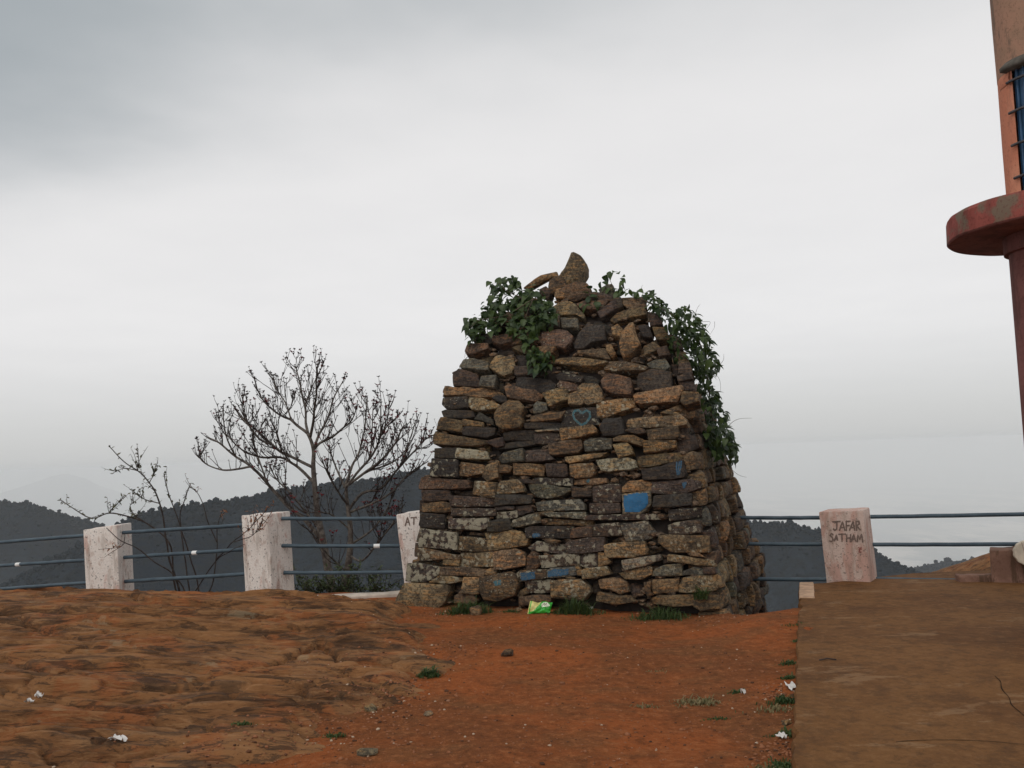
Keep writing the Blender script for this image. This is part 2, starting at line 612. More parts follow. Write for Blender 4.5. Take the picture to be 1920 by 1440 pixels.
rx = np.concatenate([np.arange(-12, -6.2, 0.06), np.arange(-6.2, 0.45, 0.017)])
ry = np.concatenate([np.arange(2.0, 4.0, 0.04), np.arange(4.0, 9.9, 0.0115), np.arange(9.9, 12.2, 0.04)])
om = grid_mesh('rock_outcrop', rx, ry, rock_z)
outcrop = link('rock_outcrop', om, M_ROCK, smooth=True, kind='structure', label='layered brown bedrock outcrop swelling up on the left')


def surf_z(x, y):
    a = float(soil_z(np.array([x]), np.array([y]))[0])
    if x < 0.45:
        a = max(a, float(rock_z(np.array([[x]]), np.array([[y]]))[0, 0]))
    return a


# ------------------------------------------------------------------ concrete platform on the right
SLAB_Z = 0.05
cA = on_ground(1488, 1440, SLAB_Z)
cB = on_ground(1500, 1096, SLAB_Z)
dirAB = (cB - cA).normalized()
cN = cA - dirAB * 8.0


def slab_mesh():
    bm = bmesh.new()
    out = [(cN.x, cN.y)]
    n = 110
    for i in range(n + 1):
        p = cN.lerp(cB, i / n)
        out.append((p.x + random.uniform(-0.010, 0.008) + (random.uniform(0.012, 0.035) if random.random() < 0.16 else 0.0), p.y))
    far = [(cB.x + 0.3, cB.y + 0.05), (4.6, cB.y + 0.55), (7.0, cB.y + 0.6), (11, cB.y + 0.6), (11, cN.y)]
    out = out[1:] + far
    top = [bm.verts.new((x, y, SLAB_Z)) for x, y in out]
    rim = [bm.verts.new((x - 0.012 if i <= n else x, y, SLAB_Z - 0.02)) for i, (x, y) in enumerate(out)]
    low = [bm.verts.new((x, y, -1.6)) for x, y in out]
    bm.faces.new(top[::-1])
    k = len(out)
    for i in range(k):
        j = (i + 1) % k
        bm.faces.new((top[i], top[j], rim[j], rim[i]))
        bm.faces.new((rim[i], rim[j], low[j], low[i]))
    bmesh.ops.recalc_face_normals(bm, faces=bm.faces)
    bmesh.ops.triangulate(bm, faces=[f for f in bm.faces if len(f.verts) > 4])
    m = bpy.data.meshes.new('platform')
    bm.to_mesh(m)
    bm.free()
    return m


platform = link('concrete_platform', slab_mesh(), M_SLAB, kind='structure', label='earth stained concrete platform on the right')


def rough_box(name, w, d, h, seed, taper=1.0, jit=0.012, seg=(4, 4, 6), bev=0.02, top_tilt=0.0):
    """box standing on z=0, centred in x and y, worn edges, slightly uneven faces"""
    rng = random.Random(seed)
    bm = bmesh.new()
    bmesh.ops.create_cube(bm, size=1.0)
    for v in bm.verts:
        k = taper if v.co.z < 0 else 1.0
        v.co = Vector((v.co.x * w * k, v.co.y * d * k, (v.co.z + 0.5) * h))
        if v.co.z > 0.01:
            v.co.z += top_tilt * v.co.x
    bmesh.ops.bevel(bm, geom=list(bm.edges), offset=bev, segments=2, affect='EDGES', profile=0.6)
    bmesh.ops.subdivide_edges(bm, edges=[e for e in bm.edges if e.calc_length() > 0.12], cuts=seg[2], use_grid_fill=True)
    off = Vector((rng.uniform(0, 50), rng.uniform(0, 50), rng.uniform(0, 50)))
    for v in bm.verts:
        n = mnoise.noise_vector(v.co * 7 + off) * jit + mnoise.noise_vector(v.co * 22 + off) * jit * 0.4
        v.co += n
    bm.normal_update()
    m = bpy.data.meshes.new(name)
    bm.to_mesh(m)
    bm.free()
    return m


M_PALE = plain('pale_plaster', (0.50, 0.33, 0.22), 0.9, 0.2, 0.3, 9.0, 0.4)
kb = link('kerb_stub', rough_box('kerb_stub', 0.15, 1.0, 0.09, 5, seg=(1, 1, 4), jit=0.006, bev=0.012), M_PALE, parent=platform)
kp = cB - dirAB * 0.42 + Vector((0.072, 0, 0))
kb.location = (kp.x, kp.y, SLAB_Z - 0.075)
kb.rotation_euler = (0, 0, -math.atan2(dirAB.x, dirAB.y))

# rocky hump behind the platform, right
def hump_z(X, Y):
    d = np.hypot((X - 7.9) / 2.7, (Y - 11.4) / 1.4)
    h = -0.6 + 1.02 * np.exp(-(d ** 2) * 0.95)
    d2 = np.hypot((X - 5.9) / 0.8, (Y - 10.8) / 0.7)
    h = h + 0.20 * np.exp(-(d2 ** 2))
    return h + 0.03 * fbm(X * 1.6, Y * 1.6, 71, 4) + 0.012 * fbm(X * 7, Y * 9, 73, 4)


hm = grid_mesh('rock_mound', np.arange(4.9, 11.5, 0.05), np.arange(9.7, 13.2, 0.05), hump_z)
link('rock_mound', hm, M_ROCK, smooth=True, kind='structure', label='smooth brown rock hump behind the concrete platform')

# ------------------------------------------------------------------ valley, wooded ridges, plain
def px_to_elev(pts):
    az, tn = [], []
    for px, py in pts:
        d = ray(px, py)
        az.append(math.degrees(math.atan2(d.x, d.y)))
        tn.append(d.z / math.hypot(d.x, d.y))
    return np.array(az), np.array(tn)


RIDGES = [
    (700.0, [(-1500, 900), (-700, 905), (-200, 930), (0, 941), (60, 946), (105, 960), (160, 975), (205, 990), (260, 1015), (330, 1050), (450, 1120), (700, 1300)], 0.62),
    (450.0, [(-300, 1150), (0, 1100), (120, 1040), (205, 996), (240, 972), (262, 962), (330, 950), (430, 938), (560, 913), (700, 901), (800, 880), (900, 866), (1000, 862),
             (1100, 872), (1250, 930), (1395, 980), (1480, 981), (1540, 996), (1600, 1018), (1645, 1038), (1690, 1060), (1730, 1078), (1800, 1120), (2000, 1240)], 0.62),
    (850.0, [(1300, 1200), (1500, 1140), (1600, 1100), (1690, 1070), (1760, 1055), (1830, 1049), (1900, 1042), (2000, 1030), (2300, 1015), (3000, 1000)], 0.55),
    (15000.0, [(-1500, 905), (-300, 930), (-100, 938), (0, 925), (60, 906), (100, 892), (125, 888), (160, 897), (190, 912), (250, 930), (330, 935), (500, 950), (700, 970)], 0.3),
]
RP = [(r, *px_to_elev(p), s) for r, p, s in RIDGES]
PLAIN = -900.0


def far_z(az, r):
    x, y = r * np.sin(np.radians(az)), r * np.cos(np.radians(az))
    z = np.full_like(r, PLAIN) + 18 * fbm(x / 4000, y / 4000, 81, 4)
    near = -9.0 - (r - 17.0) * 0.85 + 0.03 * r * fbm(x / 30, y / 30, 83, 4)
    z = np.maximum(z, near)
    for R0, azs, tns, sl in RP:
        tn = np.interp(az, azs, tns)
        Rk = R0 * (1 + 0.10 * fbm(az * 0.12, az * 0 + R0, 87, 3))
        crest = EYE.z + Rk * tn
        d = r - Rk
        soft = np.sqrt(d * d + (0.02 * R0) ** 2) - 0.02 * R0
        hump = crest - soft * np.where(d < 0, sl, sl * 0.8)
        amp = np.minimum(soft, 0.25 * R0) * 0.30
        hump = hump + amp * fbm(x / (0.16 * R0), y / (0.16 * R0), 89, 5)
        z = np.maximum(z, hump)
    return z


AZS = np.arange(-52, 52.01, 0.16)
RS = np.concatenate([np.geomspace(16.0, 250, 50), np.arange(256, 1150, 7.0), np.geomspace(1160, 11000, 50), np.geomspace(11300, 17500, 40), np.geomspace(18500, 70000, 14)])
AZG, RG = np.meshgrid(AZS, RS)
FZ = far_z(AZG, RG)
fv = np.stack([(RG * np.sin(np.radians(AZG))).ravel(), (RG * np.cos(np.radians(AZG))).ravel(), FZ.ravel()], 1)
ii = np.arange(AZG.size).reshape(AZG.shape)
ff = np.stack([ii[:-1, :-1].ravel(), ii[:-1, 1:].ravel(), ii[1:, 1:].ravel(), ii[1:, :-1].ravel()], 1)
tm = np_mesh('hills', fv, ff)


def mat_hills():
    m, t, b, co = new_mat('hills_and_plain', 1.0, 0.0)
    sp_ = node(t, 'ShaderNodeSeparateXYZ')
    t.links.new(co, sp_.inputs[0])
    low_ = ramp(t, sp_.outputs[2], -700.0, -860.0)
    w1 = nz(t, co, 0.016, 8, 0.7)
    w2 = nz(t, co, 0.22, 6, 0.75)
    wood = mix(t, ramp(t, w1, 0.42, 0.60), (0.006, 0.014, 0.024), (0.018, 0.028, 0.038))  # blue of the distance haze painted into the dark green wood colour
    wood = mix(t, ramp(t, w2, 0.42, 0.62), wood, (0.010, 0.014, 0.017))
    f1 = nz(t, co, 0.0009, 8, 0.72, stretch=(1.0, 0.35, 1.0))
    vor = node(t, 'ShaderNodeTexVoronoi', i_Scale=0.0022)
    t.links.new(co, vor.inputs['Vector'])
    f2 = node(t, 'ShaderNodeSeparateColor')
    t.links.new(vor.outputs['Color'], f2.inputs[0])
    fld = mix(t, ramp(t, f1, 0.45, 0.56), (0.08, 0.09, 0.08), (0.62, 0.54, 0.45))
    fld = mix(t, mth(t, 'MULTIPLY', f2.outputs[0], 0.5), fld, (0.16, 0.15, 0.10))
    setc(t, b, mix(t, low_, wood, fld))
    bump(t, b, w2, 1.0, 3.0)
    return m


M_HILL = mat_hills()
link('hills', tm, M_HILL, smooth=True, kind='structure', label='dark wooded ridges and the hazy plain far below')

# woods on the ridges: one mass of many low crowns
def woods():
    rng = np.random.RandomState(5)
    bm = bmesh.new()
    bmesh.ops.create_icosphere(bm, subdivisions=1, radius=1.0)
    bv = np.array([v.co[:] for v in bm.verts])
    bf = np.array([[v.index for v in f.verts] for f in bm.faces])
    bm.free()
    V, Fc, base = [], [], 0
    for k, (R0, azs, tns, sl) in enumerate(RP[:3]):
        lo, hi = (-36, -22) if k == 0 else ((-30, 27) if k == 1 else (22, 36))
        n_crest, n_slope = [(90, 700), (280, 2200), (100, 700)][k]
        for part, n in ((0, n_crest), (1, n_slope)):
            az = rng.uniform(lo, hi, n)
            Rk = R0 * (1 + 0.10 * fbm(az * 0.12, az * 0 + R0, 87, 3))
            if part == 0:
                r = Rk + rng.normal(0, 0.012 * R0, n)
            else:
                r = Rk - np.abs(rng.normal(0, 0.035, n)) * R0
            z = far_z(az, r)
            s = rng.uniform(0.9, 2.2, n) * (0.6 if part else rng.choice([0.35, 0.55, 0.95], n)) * (R0 / 600) ** 0.5
            for i in range(n):
                dz = rng.uniform(0.7, 1.25)
                nv = bv * (1 + rng.uniform(-0.35, 0.35, (len(bv), 1)))
                nv = nv * np.array([s[i], s[i], s[i] * dz])
                a = np.radians(az[i])
                nv = nv + np.array([r[i] * np.sin(a), r[i] * np.cos(a), z[i] + s[i] * (0.35 if part else rng.uniform(0.2, 0.9))])
                V.append(nv)
                Fc.append(bf + base)
                base += len(bv)
    return np_mesh('woods', np.concatenate(V), np.concatenate(Fc))


def mat_woods():
    m, t, b, co = new_mat('woodland', 1.0, 0.0)
    g = t.nodes.new('ShaderNodeNewGeometry')
    n1 = nz(t, co, 0.6, 4, 0.7)
    c = mix(t, g.outputs['Random Per Island'], (0.007, 0.016, 0.025), (0.014, 0.024, 0.034))  # crowns tinted blue in the colour itself, imitating haze in front of them
    setc(t, b, mix(t, ramp(t, n1, 0.4, 0.65), mix(t, 0.5, c, (0.01, 0.012, 0.01)), c))
    bump(t, b, n1, 1.0, 1.0)
    return m


link('woods', woods(), mat_woods(), kind='stuff', label='dark scrub woodland covering the ridges', category='woodland')

# ------------------------------------------------------------------ haze over the valley
hz = bpy.data.meshes.new('haze')
bm = bmesh.new()
bmesh.ops.create_cube(bm, size=1.0)
for v in bm.verts:
    v.co = Vector((v.co.x * 130000, v.co.y * 150000, -975.0 if v.co.z < 0 else 11.0))
bm.to_mesh(hz)
bm.free()
mh = bpy.data.materials.new('valley_haze')
mh.use_nodes = True
ht = mh.node_tree
ht.nodes.clear()
pv = node(ht, 'ShaderNodeVolumePrincipled', i_Density=0.0002, i_Anisotropy=-0.25)
pv.inputs['Color'].default_value = (0.96, 0.985, 1.0, 1)
ho = node(ht, 'ShaderNodeOutputMaterial')
ht.links.new(pv.outputs[0], ho.inputs['Volume'])
link('haze', hz, mh, kind='stuff', label='pale haze filling the valley air', category='haze')

# ------------------------------------------------------------------ the dry-stone cairn
LC = on_ground(757, 1137)            # left front corner of the foot
RC = on_ground(1356, 1152)           # right front corner
LC.z = RC.z = 0
FU = (RC - LC).normalized()          # along the front, to the right
FN = Vector((FU.y, -FU.x, 0))        # outwards, to the camera
FW = (RC - LC).length
CC = (LC + RC) / 2 - FN * (FW / 2)   # middle of the foot
INS_Z = [-0.5, 0.0, 0.6, 1.33, 1.9, 2.25, 2.68, 3.0, 3.3, 3.6, 4.6]
INS_D = [-0.03, 0.0, 0.07, 0.19, 0.31, 0.43, 0.64, 0.85, 1.12, 1.38, 2.1]


def inset(z):
    return float(np.interp(z, INS_Z, INS_D))


def on_front(px, py):
    d = ray(px, py)
    t0, t1 = 3.0 / d.y, 14.0 / d.y
    f = lambda t: (EYE + d * t - LC).dot(FN) + inset((EYE + d * t).z)
    for _ in range(60):
        tm_ = (t0 + t1) / 2
        if f(tm_) > 0:
            t0 = tm_
        else:
            t1 = tm_
    return EYE + d * t0


TILES = {1: (740, 960), 2: (920, 960), 3: (1100, 960), 4: (1260, 960), 5: (780, 780), 6: (960, 780), 7: (1140, 780),
         8: (800, 620), 9: (980, 620), 10: (1140, 620), 11: (960, 460), 12: (1120, 480)}
# outline of every stone of the front, as measured on enlargements (tile, colour, lichen 0-3, depth class, x y x y ...)
STONES = """
1 t 0 2 150 960 420 965 720 990 740 1080 690 1200 560 1330 200 1375 40 1340 30 1240 110 1040
1 d 3 1 175 700 330 690 610 750 600 830 520 910 410 945 150 930
1 g 1 0 340 690 440 655 610 670 620 730 450 738
1 t 1 1 660 645 870 650 865 725 660 712
1 b 2 1 310 490 400 485 620 530 760 570 870 580 870 640 640 640 310 665
1 d 3 1 325 220 560 250 835 280 845 515 560 490 320 470
1 k 1 1 345 10 660 40 660 225 350 205 325 170
1 d 3 1 750 90 1130 85 1250 75 1260 210 1140 245 760 225
1 r 0 0 670 0 745 0 745 70 690 70
1 b 2 1 890 335 1100 345 1235 365 1245 535 1060 530 880 510
1 k 0 0 910 265 1205 270 1200 345 930 330
1 t 2 1 880 570 960 550 1310 545 1335 600 1345 735 1000 745 880 730
1 b 1 1 620 745 830 735 1230 770 1225 830 1180 870 630 850
1 t 2 1 620 865 760 865 920 900 900 930 740 970 500 945
1 t 0 1 940 885 1140 890 1130 1100 1080 1115 910 1090
1 t 0 1 1240 790 1310 755 1375 790 1360 835 1240 850
1 b 0 1 800 1130 900 1100 1060 1125 1100 1190 1060 1240 790 1230
1 d 0 0 780 1015 910 975 910 1085 800 1110
2 t 1 1 -80 285 270 240 400 260 490 350 470 450 100 510 -20 520
2 b 1 2 -150 880 270 815 340 850 385 980 330 1120 130 1195 -80 1190 -160 1020
2 o 1 1 45 540 330 500 430 550 465 640 455 720 200 775 60 775
2 r 0 1 490 610 560 540 630 570 640 720 580 780 470 775 490 680
2 d 3 1 640 590 860 580 1190 565 1185 720 900 740 680 755
2 d 3 1 500 480 630 395 860 425 1000 450 995 575 820 550 560 520
2 b 0 1 740 380 820 360 930 390 880 425 760 405
2 d 0 0 940 365 1070 345 1080 375 990 410 940 400
2 d 1 1 1010 435 1060 395 1300 350 1520 345 1530 520 1300 555 1060 560
2 k 1 1 480 220 560 195 900 190 1100 190 1060 300 1040 350 700 350 500 345
2 r 0 1 1070 300 1110 220 1350 190 1360 330 1070 350
2 b 1 1 690 100 740 80 1090 105 1350 110 1350 180 1080 175 690 165
2 g 2 1 285 190 310 110 600 10 650 60 660 140 540 165 400 205
2 k 0 1 -30 130 250 85 280 230 120 265 -40 265
2 g 2 1 720 25 820 10 1250 0 1255 95 1090 85 800 65
2 t 1 1 1150 740 1190 710 1215 780 1240 850 1180 850
2 s 0 1 750 800 820 760 1140 740 1145 850 1000 875 760 890
2 b 2 1 340 850 400 790 740 780 740 890 620 910 400 940 360 890
2 d 3 1 460 930 640 920 820 910 815 1080 680 1095 500 1090 470 1000
2 b 0 1 360 1130 400 1060 470 1030 490 1100 400 1145
2 t 2 2 830 930 1020 910 1220 910 1310 1000 1340 1080 1250 1190 840 1150
2 t 0 1 1030 890 1080 875 1140 890 1110 915
2 r 0 1 395 1150 640 1120 820 1130 800 1240 400 1260
3 d 2 1 -40 80 10 40 600 30 1000 15 1030 70 960 95 560 108 -20 105
3 d 3 1 -85 600 -50 565 150 560 150 745 0 760 -85 720
3 o 1 1 165 550 230 560 315 670 300 695 160 735
3 t 2 1 -80 790 0 765 255 735 305 840 150 880 -40 905
3 d 2 1 75 175 430 145 465 310 280 325 75 330
3 g 2 1 440 150 600 145 810 120 850 190 940 300 860 345 740 385 530 390 500 320
3 b 1 0 320 375 470 325 495 390 340 400
3 t 1 1 225 460 320 425 600 405 770 400 780 460 810 520 790 570 620 610 290 615
3 k 0 0 800 420 900 340 970 340 960 420 820 500
3 b 0 0 820 525 980 460 1010 490 960 530 830 570
3 y 3 1 490 655 740 610 985 580 990 650 780 730 540 780 510 740
3 k 0 0 305 720 400 650 470 690 500 750 420 820 320 850
3 t 1 1 425 830 600 780 830 730 875 760 870 840 740 910 510 905
3 g 1 1 885 830 940 760 1080 715 1260 705 1275 855 1120 865 890 860
3 d 0 0 1000 600 1090 580 1110 680 1010 690
3 o 1 1 170 920 350 890 430 900 520 950 555 1070 440 1110 340 1060 190 1030
3 d 0 0 550 990 620 970 720 1000 740 1140 590 1150
3 b 0 1 780 960 870 950 860 1070 900 1110 830 1140 790 1080
3 o 0 1 880 920 1230 905 1230 1070 910 1110 880 1040
3 b 0 1 860 1165 980 1130 1420 1120 1430 1260 1180 1280 900 1240
3 d 0 0 50 960 150 930 160 1080 60 1100
3 b 0 1 180 1080 430 1130 560 1130 640 1210 400 1250 150 1200
4 t 1 1 100 1000 160 890 280 865 600 850 650 880 690 1000 560 1060 200 1090 100 1080
4 b 0 1 300 1170 370 1110 610 1130 630 1300 400 1330 300 1280
4 t 1 1 -45 585 -20 570 350 625 540 650 550 735 300 715 -40 660
4 g 1 1 160 800 290 750 380 770 440 835 380 855 160 850
4 d 0 1 440 760 560 750 590 820 540 840 440 830
4 o 0 1 220 565 260 545 350 555 420 605 260 590
4 b 1 1 -180 320 -60 310 480 320 490 540 300 545 20 545 -100 490 -180 410
4 d 2 1 -45 180 30 150 230 115 375 110 385 270 150 305 -40 300
7 k 1 1 820 1270 1000 1250 1240 1240 1240 1350 1020 1400 840 1410
7 k 0 1 630 1080 900 1060 1120 1045 1125 1200 820 1235 610 1225
7 d 1 1 590 890 760 875 1100 850 1230 880 1220 970 1060 1030 800 1055 590 1030
7 k 0 1 460 720 720 680 880 620 1000 600 1050 780 1000 830 860 850 480 860
7 b 0 1 380 550 500 520 940 480 990 540 940 590 620 670 440 680 400 640
7 o 1 1 490 345 900 330 905 420 880 430 680 480 500 500
7 b 0 1 525 190 700 170 945 140 945 270 900 310 560 325
7 t 1 1 240 110 270 30 420 10 960 -10 1050 60 1040 120 800 140 400 145 260 140
7 d 0 1 280 190 330 160 480 180 500 230 400 245 300 220
7 b 0 1 85 310 170 270 340 260 450 310 480 370 440 400 330 370 200 345 90 345
7 t 0 1 65 385 250 360 310 420 330 510 260 535 150 565 120 500
7 y 2 1 -150 600 0 575 270 560 360 600 385 690 310 720 0 750 -80 740 -130 660
7 o 0 1 200 960 270 890 440 860 570 900 570 1000 400 1020 200 1030
7 y 0 1 190 1060 340 1035 560 1010 575 1190 510 1265 430 1315 210 1320 198 1200
7 k 0 0 20 800 40 780 200 790 320 810 280 860 190 930 40 890
7 d 2 1 -190 960 0 925 160 925 180 1050 160 1160 0 1170 -190 1165
7 d 1 1 -240 1185 0 1175 140 1180 160 1300 0 1320 -230 1310
6 o 1 1 790 660 1100 645 1120 780 1050 830 860 845 790 800
6 d 0 1 460 650 740 660 750 800 700 825 480 815
6 o 0 1 30 640 430 650 400 800 200 795 30 790
6 o 1 1 820 860 1080 840 1260 840 1270 900 1120 925 840 920
6 k 2 1 310 830 800 840 800 940 620 940 300 920
6 g 1 1 220 930 330 915 560 945 780 980 770 1020 620 1090 500 1115 330 1090 240 1010
6 d 0 1 800 945 1070 990 1060 1085 820 1095
6 g 2 1 290 1160 420 1150 700 1130 900 1120 960 1190 950 1265 720 1270 560 1280 330 1270
6 r 0 0 650 1110 800 1080 800 1120 660 1135
6 d 1 1 170 470 490 455 520 540 570 590 420 610 190 615
6 b 0 1 510 390 660 350 910 310 940 420 880 490 600 530 530 520
6 g 1 1 975 340 1080 300 1330 300 1330 440 1080 470 990 470
6 t 0 1 740 560 900 535 1060 510 1260 480 1180 550 980 600 800 640 750 610
6 d 1 1 300 235 500 215 620 230 640 350 520 375 310 370
6 y 0 1 330 195 580 175 620 200 350 215
6 k 0 1 -115 235 0 205 300 185 295 330 0 325 -110 330
6 k 0 1 -210 440 -190 390 0 340 270 335 280 380 150 410 0 430 -140 440
6 k 0 0 200 430 260 395 480 385 500 440 380 455 220 460
6 k 0 1 180 100 400 80 630 75 640 165 200 175
6 o 1 1 660 170 1080 125 1140 180 1130 230 900 290 670 330
9 k 1 1 510 1160 600 1070 740 1050 980 1030 1010 1150 1010 1250 760 1290 520 1290
9 b 0 1 115 1160 300 1120 560 1095 500 1200 330 1225 120 1235
9 g 0 1 160 1010 200 965 320 980 325 1070 250 1110 150 1120
9 b 0 0 330 1060 440 1030 480 1060 390 1105 330 1100
9 t 1 1 280 860 560 760 590 800 620 920 360 1020 330 960
9 t 0 1 620 850 735 800 820 960 780 1000 620 990
9 t 1 1 740 770 800 705 1000 710 1060 800 1080 900 1050 960 900 1000 830 970 760 850
10 o 2 1 -160 970 310 880 350 1000 200 1060 -20 1160 -140 1150
9 k 0 1 1040 1300 1100 1200 1330 1180 1380 1390 1280 1420 1100 1420
10 r 0 1 -100 660 -40 530 60 570 310 650 320 820 300 870 100 860 -60 780
9 d 0 0 1060 830 1130 830 1270 880 1150 945 1060 940
10 b 1 1 -50 490 20 400 220 410 400 460 540 510 480 545 100 545 -40 520
9 t 1 1 350 355 440 330 720 340 880 370 1140 420 950 475 760 465 520 420 380 375
9 k 2 0 500 460 620 470 710 500 700 550 570 570
9 k 1 1 450 600 500 555 700 590 800 630 760 690 480 650
9 k 0 0 720 540 900 540 1000 600 960 680 780 640
9 r 1 1 460 720 500 660 720 700 740 780 600 800 480 760
9 k 0 1 -80 610 0 605 350 650 450 720 420 790 270 830 0 785 -90 720
9 r 0 1 -240 750 -180 720 0 790 160 800 270 860 230 920 140 945 -60 930 -200 890
9 b 0 1 740 260 820 260 1100 235 1170 380 1000 350 740 300
9 o 0 1 1120 190 1190 180 1220 240 1250 290 1190 330 1130 260
11 k 0 1 850 1300 920 1180 1010 1060 1240 1090 1260 1290 1080 1320 980 1380 850 1390
11 r 1 1 400 1160 620 1130 740 1150 820 1230 800 1310 700 1390 560 1350 400 1360
9 o 0 1 200 220 440 215 400 290 330 310 200 300
8 t 0 1 850 500 920 340 990 320 1170 370 1180 470 1140 560 1040 610 960 570
8 d 0 1 1190 480 1360 480 1360 590 1190 600
9 k 0 1 80 490 280 500 270 600 80 590
8 k 0 1 1220 350 1300 340 1440 350 1500 450 1280 470
8 g 0 1 720 720 740 620 940 610 910 770 720 750
8 k 0 0 945 620 1000 640 1000 760 925 770
8 d 0 0 1000 680 1100 640 1190 650 1150 690 1060 730 1010 740
8 d 0 1 360 640 370 580 440 525 580 560 690 600 700 740 500 750 370 745
8 g 0 1 445 460 500 380 640 380 840 450 830 550 700 545 470 490
8 r 0 1 520 270 570 180 820 185 830 250 640 310 540 310
8 b 0 0 530 325 640 320 860 265 900 380 840 440 700 420 640 370 560 370
8 k 0 1 610 100 640 20 880 20 880 150 800 180 680 165
8 r 0 1 890 80 1140 40 1160 150 1000 180 890 150
8 o 0 1 230 820 260 755 440 770 500 755 650 770 780 755 960 790 1030 840 900 850 720 885 580 880 460 860 250 860
8 k 1 1 185 970 210 885 540 890 545 1030 380 1045 250 1035
8 t 2 1 570 900 720 900 860 945 980 995 950 1050 740 1070 610 1060 560 1000
8 k 0 1 190 1070 240 1050 600 1075 630 1160 500 1180 220 1155
8 b 0 1 130 1330 150 1250 190 1170 460 1215 470 1365 200 1335
8 o 0 1 475 1215 500 1195 750 1235 745 1290 500 1275
8 k 0 1 640 1185 700 1090 880 1195 890 1270 760 1215
8 b 0 2 910 1120 980 1020 1110 950 1250 960 1330 1050 1290 1170 1310 1250 1260 1320 1050 1340 950 1280
8 k 0 1 880 900 940 870 1060 880 1070 960 980 960
8 d 0 0 1000 200 1150 200 1120 270 1000 240
8 b 0 1 1160 240 1300 190 1420 250 1300 300
5 k 0 1 625 190 660 140 1060 165 1050 250 960 295 640 255
5 b 0 1 250 265 300 225 600 280 960 330 960 370 760 400 560 405 270 385
5 k 0 1 255 440 540 435 550 580 300 565 255 560
5 y 3 1 545 530 570 440 930 470 960 575 740 585 560 570
5 t 1 0 750 430 850 380 940 380 940 450
5 k 0 0 950 460 1080 440 1140 580 960 590
5 d 0 1 960 350 1170 290 1180 400 1090 430 980 370
6 g 0 1 -165 560 -110 500 150 440 150 610 -140 640
5 k 2 1 195 780 220 580 560 600 560 820 200 820
5 o 1 1 565 780 600 615 900 660 930 690 890 775 700 805 580 800
5 t 0 1 885 800 945 665 1100 615 1130 630 1110 830 960 880
5 b 0 1 1130 670 1240 665 1300 690 1260 760 1140 765
5 r 1 1 30 940 80 820 540 860 710 870 710 965 520 985 40 980
5 d 0 1 80 1005 430 1000 450 1130 200 1150 90 1140
5 d 0 0 440 1010 750 1000 750 1060 450 1070
5 t 2 1 770 1050 800 880 1100 905 1050 1100 900 1090
5 t 2 1 1060 1020 1140 880 1360 860 1440 920 1450 1030 1300 1045 1100 1050
5 d 1 1 460 1080 1060 1100 1060 1215 700 1230 490 1220
5 k 0 1 1090 1065 1540 1065 1560 1100 1540 1180 1320 1195 1100 1210
5 b 0 1 70 1180 340 1155 470 1180 470 1280 380 1300 80 1290
5 d 2 1 490 1240 1050 1250 1065 1345 860 1355 490 1350
5 d 3 1 1065 1300 1150 1295 1350 1280 1350 1370 1190 1400 1070 1395
5 d 0 1 1075 1225 1320 1225 1310 1265 1080 1270
6 d 0 1 50 1230 240 1200 250 1290 90 1340 50 1290
6 b 0 1 360 1300 540 1290 540 1330 380 1340
6 d 0 1 70 850 200 845 290 880 260 905 140 900
5 b 0 0 1210 810 1280 780 1370 810 1240 830
11 t 0 3 620 420 720 300 800 110 830 100 930 150 980 230 970 340 900 490 790 510 700 540 640 470
11 b 0 3 500 560 510 480 600 420 680 440 720 540 680 590 560 660 510 640
11 r 0 3 600 650 720 550 860 500 1000 510 1050 600 1040 680 860 760 720 730
11 o 0 1 600 610 650 590 710 610 700 710 600 720 580 680
11 o 0 4 160 560 390 410 580 350 600 400 380 520 240 600
11 t 0 1 510 800 620 740 780 745 870 810 980 960 960 1000 850 930 700 930 560 900 500 860
11 g 1 1 660 980 880 990 890 1120 680 1110
11 d 0 3 380 600 460 560 520 640 490 740 380 680
11 g 0 3 1175 600 1280 540 1350 530 1380 690 1240 720
11 d 0 1 1160 900 1390 760 1420 860 1210 980
11 r 0 1 870 790 980 750 1300 735 1200 870 960 870
11 d 0 3 1050 640 1180 640 1400 690 1440 800 1060 760
12 d 0 1 680 760 840 790 880 930 720 940
12 b 0 1 740 950 900 960 980 1100 800 1110
10 d 0 1 840 60 960 100 1010 250 880 260
10 b 0 1 900 270 1030 270 1090 420 950 440
10 d 0 1 960 440 1100 430 1130 560 950 565
12 b 0 1 160 820 240 750 460 690 620 670 640 780 420 820 240 870
12 b 0 1 330 560 620 540 640 665 420 690 340 640
12 r 0 0 390 860 620 845 700 890 560 920 400 900
12 o 0 2 310 1200 340 1060 440 930 490 920 520 1050 580 1210 480 1320 370 1380 330 1320
12 d 0 0 100 1000 190 990 200 1130 110 1160
12 o 0 1 200 980 280 940 340 1000 300 1090 210 1060
12 k 0 0 -80 800 20 800 140 880 100 960 -60 940
12 k 0 0 230 990 330 1110 310 1260 230 1230
12 k 0 1 560 960 690 950 740 1080 620 1090
12 d 0 1 230 590 320 570 340 690 230 740
10 b 0 1 480 200 620 150 720 230 600 280 490 330
10 g 0 1 530 420 640 370 760 360 830 480 760 525 560 470
10 d 0 1 410 580 600 510 850 545 850 760 520 830 400 740
10 o 1 1 340 860 400 830 600 810 980 730 1000 780 920 960 780 960 440 980 360 940
10 b 0 0 430 1130 545 975 710 1130
10 t 0 1 730 1110 810 1070 940 1110 1040 1190 900 1145
10 k 0 0 210 390 340 350 450 250 460 430 220 400
10 k 0 0 60 370 200 330 200 400 70 390
10 d 0 1 940 620 1110 570 1140 660 960 690
10 d 0 1 960 700 1140 680 1170 800 1010 780
10 b 0 1 1000 820 1210 830 1220 950 1050 1000 980 950
10 d 0 1 660 250 790 210 840 320 700 350
